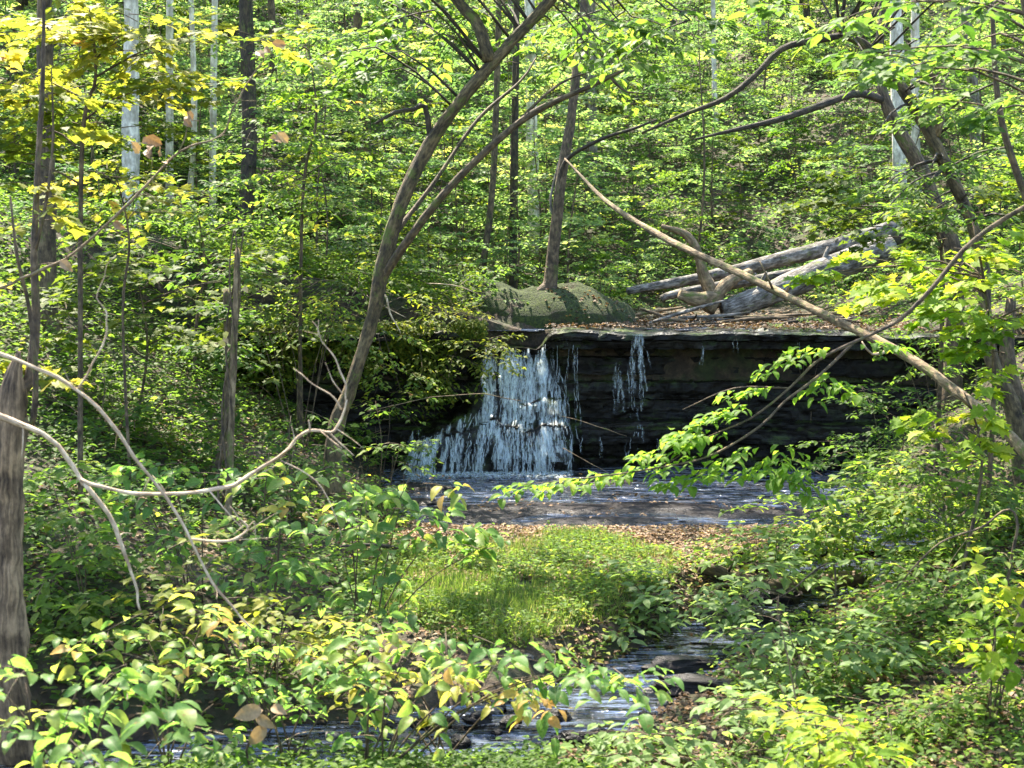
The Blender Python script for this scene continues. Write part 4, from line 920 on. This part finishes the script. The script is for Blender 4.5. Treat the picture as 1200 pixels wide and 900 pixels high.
BL, LG, OL, LF, LM = M['leaf_big'], M['leaf'], M['leaf_olive'], M['leaf_far'], M['leaf_lime']
# broad leaved shrubs near the camera
kw = dict(tw=3, per=3, ln=(.22, .42), kind=2, yj=.4, wr=.003, tv=.13, flat=.7)
bush('broadleaf_bush', 60, 5.5, 'pale green broad leaved bush filling the lower corner', [(30, 800, 30, 4), (100, 840, 35, 6), (40, 865, 30, 5), (140, 800, 20, 3), (90, 890, 30, 4), (10, 770, 15, 2)], BL, .10, tint=.46, **kw)
bush('broadleaf_bush', 190, 7.2, 'tangled bush of yellow and green broad leaves below the straight bare branch', [(170, 745, 40, 5, .2), (235, 735, 40, 5, .25), (120, 740, 30, 4, .1), (170, 800, 35, 3), (250, 825, 30, 4), (210, 860, 30, 3, -.05), (190, 780, 30, 3)], BL, .088, tint=.44, **kw)
bush('broadleaf_bush', 330, 7.5, 'green broad leaved bush above the dark stem and orange dry leaf', [(310, 780, 30, 4), (370, 800, 30, 5), (280, 800, 25, 4), (380, 830, 22, 3, .1), (330, 745, 30, 4, .12)], BL, .088, tint=.42, **kw)
bush('broadleaf_bush', 430, 7.3, 'arching bush whose row of big green leaves reaches over the stream', [(430, 765, 30, 5, .12), (490, 750, 30, 5, .06), (545, 755, 26, 5), (600, 775, 25, 5), (650, 790, 22, 5), (700, 785, 20, 5), (730, 780, 14, 3), (470, 800, 30, 5, .12), (525, 790, 22, 3, .3), (620, 805, 12, 2, .45), (430, 830, 30, 3)], BL, .095, tint=.46, **kw)
bush('broadleaf_bush', 420, 9.6, 'bush with bluish green broad leaves beside the grass and the dark slab', [(425, 580, 25, 4, .08), (470, 590, 25, 4), (515, 620, 24, 5, .04), (565, 640, 16, 3), (400, 640, 30, 5), (455, 655, 25, 4), (420, 550, 18, 2, .2), (480, 560, 18, 2, .2)], BL, .12, tint=.44, **kw)
bush('broadleaf_bush', 300, 9.3, 'leafy bush under the bare antler twigs with a few yellow leaves', [(315, 530, 18, 3, .1), (330, 600, 30, 5, .1), (350, 655, 30, 5), (290, 650, 30, 4), (385, 690, 30, 5), (440, 720, 25, 4, .05), (330, 600, 20, 2, .4), (480, 725, 20, 3)], BL, .10, tint=.42, **kw)
bush('broadleaf_bush', 225, 10, 'bush of dark green broad leaves at the foot of the vine-wrapped stem', [(200, 545, 22, 4), (240, 560, 20, 4), (165, 610, 28, 5), (225, 640, 28, 4), (185, 580, 20, 3, .1), (140, 560, 24, 4)], BL, .105, tint=.38, **kw)
bush('broadleaf_bush', 90, 9.6, 'low green bush between the shaggy trunk and the falling bare branch', [(70, 600, 25, 6), (100, 640, 30, 6), (60, 680, 25, 6), (125, 690, 25, 6), (60, 560, 25, 4), (100, 720, 30, 5, .12)], LG, .10, tint=.42, tw=4, per=5, ln=(.3, .5), kind=1, yj=.5)
bush('broadleaf_bush', 300, 8.6, 'low bush of yellowing leaves where the straight bare branch ends', [(285, 715, 28, 5, .1), (250, 690, 25, 4), (340, 735, 26, 5, .1), (390, 745, 25, 4, .1), (190, 690, 25, 4, .1), (220, 660, 25, 3)], OL, .085, tint=.34, tw=4, per=4, ln=(.25, .4), kind=1)
bush('broadleaf_bush', 520, 7.9, 'drooping yellow leaved bush at the edge of the bright water', [(480, 800, 22, 4), (440, 790, 20, 3), (520, 790, 20, 3, .05), (460, 835, 20, 2), (620, 800, 8, 1, .2)], OL, .085, tint=.52, tw=3, per=3, ln=(.2, .32), kind=2)
# right side
bush('leafy_bush', 1000, 12, 'dense mid green bush spilling over the bank by the pool edge', [(960, 600, 26, 14), (1010, 590, 28, 14), (1060, 575, 28, 14), (930, 625, 24, 13), (1000, 630, 28, 14), (900, 645, 20, 10), (1050, 620, 28, 13), (960, 650, 26, 11)], LG, .085, 1, .6, yj=.5)
bush('leafy_bush', 1130, 11.3, 'large green bush below the foot of the leaning dead pole', [(1090, 555, 26, 13), (1150, 545, 28, 13), (1190, 570, 26, 11), (1100, 600, 28, 13), (1160, 610, 30, 14), (1195, 620, 20, 8), (1090, 645, 28, 11)], LG, .085, 1, .58, yj=.5)
bush('leafy_bush', 860, 10.9, 'low green bush beside the log lying across the stream', [(830, 700, 20, 8), (870, 675, 22, 8), (790, 705, 20, 8), (760, 720, 18, 6), (910, 665, 20, 8), (740, 745, 18, 6)], BL, .105, 1, .38, tw=4, per=4)
bush('leafy_bush', 1130, 9.6, 'shaded green bush under the slender slanting branch', [(1080, 690, 26, 13), (1140, 680, 28, 13), (1190, 690, 24, 10), (1110, 735, 28, 13), (1165, 740, 28, 11), (1050, 740, 24, 10)], LG, .075, 1, .48, yj=.45)
bush('leafy_bush', 970, 9.1, 'sparse green bush with dark gaps by the narrow bend of the stream', [(925, 745, 22, 6), (985, 770, 25, 8), (1030, 750, 25, 8), (890, 800, 22, 6), (955, 810, 25, 8), (1010, 800, 22, 6), (880, 740, 16, 3)], BL, .09, 1, .32, tw=4, per=4)
bush('leafy_bush', 850, 7.7, 'low green leafy plants on the near bank of the stream', [(850, 850, 24, 10), (800, 872, 22, 8), (760, 885, 20, 8), (890, 880, 24, 10), (905, 840, 22, 8), (730, 890, 12, 5, .1)], BL, .085, 1, .42, tw=4, per=4)
bush('leafy_bush', 985, 6.2, 'bush with lime yellow leaves around the grey bare stem', [(955, 845, 18, 3), (1000, 850, 20, 4), (975, 872, 20, 3), (1015, 885, 16, 3), (930, 890, 20, 3, -.2)], LM, .085, 1, .55, tw=4, per=4, ln=(.25, .4))
bush('leafy_bush', 1180, 7.8, 'bush with large bright yellow-green leaves at the picture edge', [(1185, 690, 14, 5, .1), (1165, 710, 14, 3), (1190, 740, 12, 5), (1160, 748, 12, 3), (1180, 770, 14, 3)], LM, .11, 2, .5, tw=3, per=3, ln=(.2, .34), yj=.2)
bush('leafy_bush', 1110, 8.1, 'low olive ground plants with leaf litter showing between', [(1060, 830, 26, 8), (1130, 815, 28, 8), (1180, 850, 26, 8), (1100, 880, 28, 8), (1040, 870, 24, 6), (1170, 800, 24, 6)], LG, .06, 1, .42, tw=4, per=5)
bush('leafy_bush', 1050, 14.6, 'dark green bush hanging down the end of the rock face', [(1020, 465, 18, 8), (1060, 490, 22, 10), (1000, 520, 20, 10), (1080, 535, 24, 10), (1040, 540, 22, 10), (1010, 555, 18, 8), (1080, 470, 16, 6)], LG, .075, 1, .34, yj=.4)
bush('fern_tuft', 945, 18.35, 'small green tuft growing on the ledge lip', [(945, 392, 12, 8), (965, 400, 10, 6), (930, 400, 9, 5)], LG, .05, 1, .4, tw=4, per=5, ln=(.2, .35), yj=.12)
bush('leafy_bush', 1110, 15.6, 'green bush on the ledge top past the leaning dead pole', [(1090, 390, 20, 8), (1130, 420, 22, 8), (1060, 375, 20, 6), (1100, 440, 20, 6), (1030, 360, 20, 5)], LG, .075, 1, .4, yj=.4)
# left bank
bush('leafy_bush', 490, 18.7, 'leafy bush hanging over the lip of the broad fall, dotted with yellow', [(480, 350, 24, 7), (520, 375, 22, 7, .1), (440, 365, 22, 6), (560, 400, 16, 6, .05), (535, 415, 18, 6), (470, 405, 22, 6, .06), (505, 435, 18, 5), (435, 420, 20, 5), (585, 400, 9, 4), (460, 440, 16, 4)], OL, .075, 1, .26, tw=6, per=5, ln=(.4, .65), fy=.5, droop=.35)
bush('leafy_bush', 420, 18.6, 'leafy bush draped down the bank above the dark hollow beside the leaning tree', [(330, 360, 22, 7), (375, 350, 22, 7), (420, 345, 20, 7), (300, 385, 20, 6), (345, 390, 18, 5), (400, 380, 18, 6), (300, 420, 16, 5), (440, 395, 16, 6), (450, 430, 16, 5), (470, 460, 14, 4), (285, 350, 20, 6)], LG, .08, 1, .46, tw=6, per=5, ln=(.4, .65), fy=1.1, droop=.35, yj=.3)
bush('leafy_bush', 340, 17.2, 'low green plants at the bottom of the dark hollow', [(320, 500, 16, 5), (360, 510, 16, 5), (400, 500, 14, 3), (285, 480, 16, 5), (300, 450, 12, 3)], LG, .07, 1, .4)
bush('leafy_bush', 450, 17.2, 'small leafy bush growing at the foot of the bank beside the broad fall', [(440, 500, 14, 5), (462, 520, 12, 5), (430, 535, 14, 4), (455, 470, 12, 3), (478, 545, 8, 3)], LG, .065, 1, .46, tw=5, per=5, ln=(.3, .45), yj=.25)
bush('leafy_bush', 550, 19.2, 'green bush on the bank between the leaning tree and the mound', [(540, 330, 20, 5), (500, 315, 22, 5), (575, 345, 16, 4), (590, 320, 18, 4), (470, 320, 20, 4)], LG, .075, 1, .42)
bush('leafy_bush', 350, 16.2, 'bush on the bank above the dark hollow', [(350, 335, 26, 6), (400, 330, 24, 6), (300, 350, 26, 6), (335, 385, 22, 5), (270, 340, 24, 5), (390, 370, 16, 4), (420, 300, 20, 4)], OL, .085, 1, .22, yj=.5, tw=6)
bush('layered_sapling', 160, 13.9, 'sapling with broad flat layers of olive leaves above the curving bare branches', [(150, 325, 32, 7), (210, 330, 32, 7), (110, 365, 30, 6), (180, 395, 30, 6), (240, 385, 28, 5), (80, 340, 28, 6), (60, 380, 24, 4), (260, 330, 28, 5)], OL, .115, 3, .26, tw=5, per=5, ln=(.5, .8), flat=.28, cat='sapling', stem=.016)
bush('leafy_bush', 120, 13.2, 'shaded dark green bush behind the shaggy trunk', [(60, 470, 24, 5), (120, 495, 26, 6), (180, 475, 26, 6), (215, 445, 22, 5), (120, 430, 26, 5), (190, 520, 22, 4)], LG, .09, 1, .28)
bush('leafy_bush', 330, 13, 'low green bush under the dark hollow beside the leaning tree', [(350, 525, 22, 5), (315, 560, 24, 5), (290, 515, 22, 4), (370, 570, 22, 4), (340, 495, 16, 3)], LG, .08, 1, .36)
bush('leafy_bush', 445, 14.1, 'small green plants around the foot of the leaning tree', [(440, 555, 16, 4), (420, 530, 16, 4), (460, 535, 14, 3), (430, 575, 18, 4), (470, 520, 10, 2), (440, 470, 10, 2)], LG, .07, 1, .44, tw=4, per=4, ln=(.25, .4))
bush('layered_sapling', 230, 16.5, 'tall green sapling with layered leaves behind the tan bare branch', [(200, 245, 30, 6), (150, 225, 30, 6), (255, 235, 30, 6), (300, 255, 28, 6), (230, 285, 30, 6), (120, 270, 30, 5), (330, 290, 28, 5)], LG, .10, 1, .40, tw=6, ln=(.5, .8), flat=.3, cat='sapling', stem=.02)
bush('layered_sapling', 350, 17, 'tall sapling with bright leaves between the bare branch tip and the leaning tree', [(350, 195, 26, 6), (330, 130, 28, 6), (385, 250, 24, 6), (375, 120, 26, 6), (300, 180, 26, 5), (410, 180, 22, 5), (350, 60, 28, 5), (400, 60, 24, 5)], LG, .10, 1, .46, tw=6, ln=(.5, .8), flat=.3, cat='sapling', stem=.02)
bush('layered_sapling', 90, 11.4, 'yellow leaved sapling spreading flat golden layers in the upper corner', [(40, 30, 30, 6), (105, 45, 30, 7), (160, 35, 28, 5), (60, 110, 28, 6, -.08), (20, 90, 22, 5), (125, 100, 28, 6, -.1), (190, 60, 24, 4), (170, 105, 22, 4, -.1), (70, 10, 30, 4), (230, 40, 26, 4, -.05), (50, 150, 26, 5, -.14), (120, 150, 26, 4, -.16), (20, 190, 24, 4, -.14)], OL, .105, 3, .50, tw=5, per=5, ln=(.45, .7), flat=.26, cat='sapling', stem=.018)
bush('layered_sapling', 150, 12.2, 'sapling with pale cream yellow leaves beside the tan bare branch', [(140, 205, 24, 4), (100, 200, 20, 2), (165, 250, 22, 3), (80, 255, 22, 3), (190, 215, 18, 2)], OL, .10, 3, .56, tw=4, per=4, ln=(.35, .55), flat=.3, cat='sapling', stem=.012)
bush('layered_sapling', 200, 18, 'dark forked sapling with thin stems behind the tan bare branch', [(205, 240, 16, 2), (195, 280, 20, 3), (225, 215, 16, 2)], LF, .09, 1, .3, cat='sapling', bark='bark_dark', stem=.02)
bush('leafy_bush', 700, 20.6, 'bright grassy bush between the mound and the driftwood', [(715, 330, 14, 4), (700, 310, 16, 4), (730, 350, 10, 3)], LF, .06, 1, .55, ln=(.3, .45))

# ------------------------------------------------------------------ understorey on the hillside: one of each kind, then copies
def proto_sapling(name, label, h, nl, leaf, mat, spreadr, tint, kind=0, per=9, tw=10, low=.06, flat=.75):
    t = empty(name, (0, 0, 0), label, 'sapling')
    W = Wood(); L = Leaves(); B = Wood()
    q = W.tube([(0, 0, -.3), (R.uniform(-.2, .2), R.uniform(-.1, .1), h * .3), (R.uniform(-.3, .3), R.uniform(-.2, .2), h * .65), (R.uniform(-.3, .3), R.uniform(-.2, .2), h)], [.010 + .003 * h, .008 + .002 * h, .008, .004], 5, .3, .1)
    for k in range(nl):
        u = low + (1 - low) * (k + R.random()) / nl; i = int(u * (len(q) - 1))
        a = R.random() * 2 * math.pi
        spray(L, B, q[i], (math.cos(a), math.sin(a), R.uniform(-.15, .75)), spreadr * (1.15 - .65 * u) * R.uniform(.6, 1.2), leaf, tw, per, R.uniform(.1, .6), .5, flat, .007, tint + R.gauss(0, .05))
    W.build('stem', M['bark_brown'], t); B.build('limbs', M['bark_brown'], t); L.build('foliage', mat, t, kind)
    return t
KINDS = [
    ('sapling', 'layered green sapling', 3.6, 20, .085, LF, 1.3, .40), ('sapling', 'tall feathery green sapling', 5.0, 26, .085, LF, 1.4, .52),
    ('sapling', 'olive leaved sapling', 3.0, 18, .09, OL, 1.2, .22), ('understorey_shrub', 'low bluish green shrub', 1.7, 16, .075, LF, 1.1, .30),
    ('understorey_shrub', 'bright yellow-green shrub', 2.2, 17, .08, LM, 1.1, .25), ('understorey_shrub', 'dark green leafy shrub', 2.4, 20, .08, LG, 1.2, .35)]
protos = [proto_sapling(nm, lab, h, nl, lf, mt, sr, ti) for nm, lab, h, nl, lf, mt, sr, ti in KINDS]
first = [True] * len(KINDS)
n_sh = 0
def zone(px, y):
    a = 'behind the upper bare branches' if px < 330 else 'behind the leaning tree' if px < 600 else 'behind the mound tree' if px < 740 else 'behind the log jam' if px < 1020 else 'behind the crooked trunks'
    return a + (' near the valley floor' if y < 29 else ' halfway up the slope' if y < 38 else ' high on the slope')
def place(k, px, y, rz, sc, lab=None):
    o = protos[k] if first[k] else copy_tree(protos[k])
    first[k] = False
    o.location = at(px, y); o.rotation_euler = (0, 0, rz); o.scale = (sc, sc, sc * R.uniform(.85, 1.1))
    nm, l0 = KINDS[k][:2]
    o['label'] = lab or l0 + ' on the hillside ' + zone(px, y); o['group'] = 'understorey on the hillside'; o['category'] = 'sapling' if nm == 'sapling' else 'shrub'
yy = 22.0
while yy < 62:
    wpx = 44 * 26 / yy if yy < 45 else 46
    px = -110 + R.uniform(0, wpx)
    while px < 1310:
        open_ = 690 < px < 1075 and yy < 25.5
        if not open_ and R.random() < .93:
            k = R.choices(range(6), (4, 3, 2 if px < 500 else 1, 3, 1.2 if px > 900 or 500 < px < 600 else .4, 3))[0]
            place(k, px + R.uniform(-12, 12), yy + R.uniform(-.9, .9), R.random() * 6.3, R.uniform(.75, 1.25)); n_sh += 1
        px += wpx * R.uniform(.8, 1.2)
    yy *= 1.082
for k, px, y, sc in ((3, 590, 21.4, .7), (3, 520, 20.8, .8), (2, 450, 20.2, .8), (3, 420, 19.6, .7), (4, 715, 22.3, .6), (3, 745, 23.2, .7), (4, 860, 23.6, .45), (3, 920, 24, .55), (3, 1090, 21, .8), (5, 1150, 20, .9), (4, 1200, 19, .9), (5, 1240, 17.5, .9), (2, 380, 19, .8), (5, 240, 18, .7), (3, 60, 17, .8), (2, 120, 18.5, .8), (3, 780, 24.4, .6), (4, 820, 25, .6), (3, 880, 25, .7), (5, 960, 25, .7), (3, 1000, 24.2, .6), (4, 700, 24, .6), (5, 740, 25, .7), (4, 1060, 23, .6), (3, 1020, 22.6, .5)):
    place(k, px, y, R.random() * 6, sc)

# ------------------------------------------------------------------ ground cover, litter, grass
def scatter(n, x0, x1, y0, y1, keep=None):
    x = rng.uniform(x0, x1, n); y = rng.uniform(y0, y1, n)
    if keep is not None: k = keep(x, y); x = x[k]; y = y[k]
    return x, y
def wet(x, y):
    pool = (x > np.interp(y, [13.5, 14, 16, 18], [.4, -.9, -1.5, -1.6])) & (x < 4.3) & (y > 13.8) & (y < yl(x) + .1)
    return pool | (dist_poly(x, y, STREAM) < .36 + .14 * (y < 9.2)) | ((y > 18.2) & (y < 23.5) & (x > -.4) & (x < 5.0))
def cover(name, n, box, mat, leaf, tint, hmax, label, cat='ground cover', keep=None, kind=1, flat=.6, clump=1.2, thr=-.1, tv=.12, dens=1):
    x, y = scatter(n, *box)
    k = ~wet(x, y) & (fbm(x * clump + 9, y * clump) > thr)
    if keep is not None: k &= keep(x, y)
    x = x[k]; y = y[k]; z = ground(x, y) + .01 + hmax * rng.random(len(x)) ** 1.3 * (.4 + 1.2 * np.clip(fbm(x * 2, y * 2) + .4, 0, 1))
    L = Leaves(); a = rng.random(len(x)) * 6.283
    L.add(np.stack([x, y, z], -1), np.stack([np.cos(a), np.sin(a), rng.uniform(-.4, .2, len(x))], -1), np.array((0, 0, 1.)) + jit(len(x), flat), leaf * (.6 + .7 * rng.random(len(x))), tint + rng.normal(0, tv, len(x)) + .25 * fbm(x * .8, y * .8))
    return tag(L.build(name, mat, None, kind), label, cat, kind='stuff')
cover('ground_cover', 34000, (-8, -1.0, 8.6, 18.8), LG, .07, .40, .28, 'green ground plants carpeting the slope beside the falls')
cover('ground_cover', 26000, (-8, -.4, 18.4, 26), LG, .075, .38, .3, 'green plants carpeting the bank above the falls', thr=-.15)
cover('ground_cover', 40000, (1.6, 12, 7.5, 18.0), LG, .06, .40, .22, 'green ground plants on the slope right of the stream', keep=lambda x, y: x > np.interp(y, [8, 9.8, 11.1, 12.7, 14, 18], [1.5, 2.2, 2.9, 3.6, 3.9, 4.5]))
cover('ground_cover', 9000, (-8, -2.6, 8.0, 14), LG, .07, .42, .25, 'green plants around the shaggy trunk', thr=-.4)
cover('ground_cover', 16000, (.3, 4.2, 6.0, 10.5), LG, .05, .48, .14, 'sparse small plants on the leaf covered near bank', thr=-.06, keep=lambda x, y: x > np.interp(y, [6, 8.8, 10], [.2, .9, 1.9]))
cover('ground_cover', 90000, (-16, 18, 23.5, 50), LF, .11, .36, .7, 'green plants covering the far hillside', thr=-.2, kind=0)
cover('ground_cover', 22000, (-14, -3.5, 14, 26), LG, .08, .42, .5, 'green plants covering the slope at the left behind the shaggy trunk', thr=-.3)
cover('ground_cover', 7000, (4.2, 12, 17.5, 25), LG, .07, .42, .3, 'green plants on the ledge top past the log jam', keep=lambda x, y: y > yl(x) + .2)
cover('ground_cover', 3500, (.2, 2.4, 9.0, 12.6), LG, .055, .5, .14, 'green plants along both sides of the narrow stream', thr=-.05)
cover('ground_cover', 3500, (-.8, .6, 6.3, 8.2), LG, .05, .45, .12, 'small green plants at the near water edge', thr=-.1)
cover('ground_cover', 7000, (-3.5, -.5, 6.0, 8.3), LG, .06, .45, .2, 'small green plants on the near bank under the bushes', thr=-.05)
cover('ground_cover', 9000, (-4.5, .3, 18.5, 21.5), OL, .06, .30, .35, 'yellowing plants on top of the bank beside the mound', thr=-.3)
cover('ground_cover', 700, (-.6, 2.0, 19.0, 20.8), LG, .05, .40, .05, 'tiny plants and moss tufts growing on the mound', keep=lambda x, y: x < 1.9, thr=-.05)
cover('ground_cover', 2500, (.9, 2.1, 19.0, 21), LG, .05, .5, .12, 'grassy plants beside the mound', keep=lambda x, y: x < 1.75)
cover('leaf_litter', 20000, (-1.4, 4.2, 11.4, 14.1), M['litter'], .045, .50, .02, 'brown fallen leaves covering the gravel bar by the pool', 'leaf litter', kind=5, thr=-1, flat=.4, tv=.22, keep=lambda x, y: y < np.interp(x, [-1.4, .2, 1, 3, 4], [14.1, 13.95, 13.95, 14.0, 14.1]))
cover('leaf_litter', 13000, (.2, 4.2, 6.0, 11.4), M['litter'], .05, .48, .015, 'brown fallen leaves on the near bank of the stream', 'leaf litter', kind=5, thr=-1, flat=.5, tv=.22)
cover('leaf_litter', 9000, (-4, -.2, 6, 18), M['litter'], .055, .45, .02, 'brown fallen leaves under the bushes beside the stream', 'leaf litter', kind=5, thr=-1, flat=.5, tv=.22)
L = Leaves(); n = 7500
x = rng.uniform(-3.6, -.35, n); hang_ = rng.random(n) ** 1.3 * (.25 + .75 * vnoise(x * 2.6, x * 0 + 3)) * np.where(x < -.75, 1.15, .22)
y = yl(x) - .36 - .12 * rng.random(n) + .9 * rng.random(n) ** 2 * (hang_ < .12)
L.add(np.stack([x, y, 1.86 - hang_ + .08 * rng.random(n)], -1), np.stack([rng.uniform(-1, 1, n), rng.uniform(-1, .2, n), rng.uniform(-.9, .1, n)], -1), np.array((0, -.35, 1.)) + jit(n, .5), rng.uniform(.035, .085, n), .36 + rng.normal(0, .15, n))
tag(L.build('ground_cover', OL, None, 1), 'leafy creepers draped over the bank edge beside the broad fall', 'ground cover', kind='stuff')
# litter lying on ledge top, slabs and shallows
L = Leaves(); n = 5200
x = rng.uniform(.45, 7.0, n); y = yl(x) + np.abs(rng.normal(0, 1.9, n)) - .16
L.add(np.stack([x, y, np.maximum(1.80 + .02 * (y - 18.5), np.where(y > 18.9, ground(x, y) + .01, 0)) + .03 * rng.random(n)], -1), jit(n, 1) * (1, 1, .2), np.array((0, 0, 1.)) + jit(n, .5), rng.uniform(.03, .07, n), rng.normal(.36, .25, n))
tag(L.build('leaf_litter', M['litter'], None, 5), 'fallen leaves and bits caught on top of the ledge', 'leaf litter', kind='stuff')
L = Leaves()
for (sx, sy, a, b, t_) in slab_xy:
    n = int(36 * a * b / .3); x = sx + rng.normal(0, .42, n) * a; y = sy + rng.normal(0, .42, n) * b
    L.add(np.stack([x, y, np.full(n, .03 + t_ * .95)], -1), jit(n, 1) * (1, 1, .15), np.array((0, 0, 1.)) + jit(n, .4), rng.uniform(.03, .065, n), rng.normal(.5, .25, n))
tag(L.build('leaf_litter', M['litter'], None, 5), 'wet fallen leaves scattered on the flat slabs in the pool', 'leaf litter', kind='stuff')
# grass island
def inisl(x, y):
    l = np.interp(y, [9.9, 10.6, 11.5, 12.5, 13.2], [-.3, -1.2, -1.3, -.9, -.1]); r = np.interp(y, [9.9, 10.6, 11.5, 12.5, 13.2], [.2, .8, 1.35, 1.5, .9])
    return (x > l - .1) & (x < r) & (fbm(x * 2.2, y * 2.2 + 4) > -.22) & (dist_poly(x, y, STREAM) > .6)
x, y = scatter(60000, -1.6, 1.8, 9.9, 13.5, inisl)
k = fbm(x * 1.6 + 2, y * 1.6) + .25 * rng.random(len(x)) > -.06; x = x[k]; y = y[k]
n = len(x); a = rng.random(n) * 6.283
L = Leaves(); le = rng.uniform(.4, 1.6, n)
edge = np.clip(.35 + 1.6 * (fbm(x * 1.6 + 2, y * 1.6) + .12), .25, 1)
L.add(np.stack([x, y, ground(x, y) - .005], -1), np.stack([np.cos(a) * le, np.sin(a) * le, np.full(n, .8)], -1), np.stack([np.cos(a), np.sin(a), np.full(n, .4)], -1), rng.uniform(.04, .12, n) * (.5 + .8 * edge), .45 + rng.normal(0, .2, n) + .5 * fbm(x * 1.2, y * 1.2) + .10 * sstep(.0, 1.1, x))
tag(L.build('grass', M['grass'], None, 4), 'bright green grass growing on the gravel bar between pool and stream', 'grass', kind='stuff')

cover('ground_cover', 26000, (-1.7, 1.9, 9.8, 13.4), LG, .04, .48, .12, 'small green plants mixed into the grass on the gravel bar', keep=lambda x, y: inisl(x, y), thr=-.05, clump=2.0)
# ------------------------------------------------------------------ light
AZ, EL = math.radians(-26), math.radians(57)
from mathutils import Vector
sd_ = Vector((math.sin(AZ) * math.cos(EL), math.cos(AZ) * math.cos(EL), math.sin(EL)))
ld = bpy.data.lights.new('sun', 'SUN'); ld.energy = 5.0; ld.angle = math.radians(.5); ld.color = (1, .92, .77)
lo = bpy.data.objects.new('sun', ld); C.objects.link(lo); lo.rotation_euler = (-sd_).to_track_quat('-Z', 'Y').to_euler(); lo.location = sd_ * 60
w = bpy.data.worlds.new('World'); scene.world = w; w.use_nodes = True
nt = w.node_tree; bg = nt.nodes['Background']
sk = nt.nodes.new('ShaderNodeTexSky'); sk.sky_type = 'NISHITA'; sk.sun_disc = False; sk.sun_elevation = EL; sk.sun_rotation = AZ
nt.links.new(sk.outputs[0], bg.inputs[0]); bg.inputs[1].default_value = .15; sk.dust_density = 1.2; sk.ozone_density = 1.3
vs = scene.view_settings; vs.view_transform = 'Standard'; vs.look = 'None'; vs.exposure = 2.3; vs.gamma = 1; vs.use_curve_mapping = False
scene.render.engine = 'CYCLES'
cy = scene.cycles; cy.max_bounces = 6; cy.diffuse_bounces = 3; cy.transmission_bounces = 4; cy.glossy_bounces = 3; cy.transparent_max_bounces = 12
cy.caustics_reflective = False; cy.caustics_refractive = False; cy.sample_clamp_indirect = 6
cy.use_denoising = True
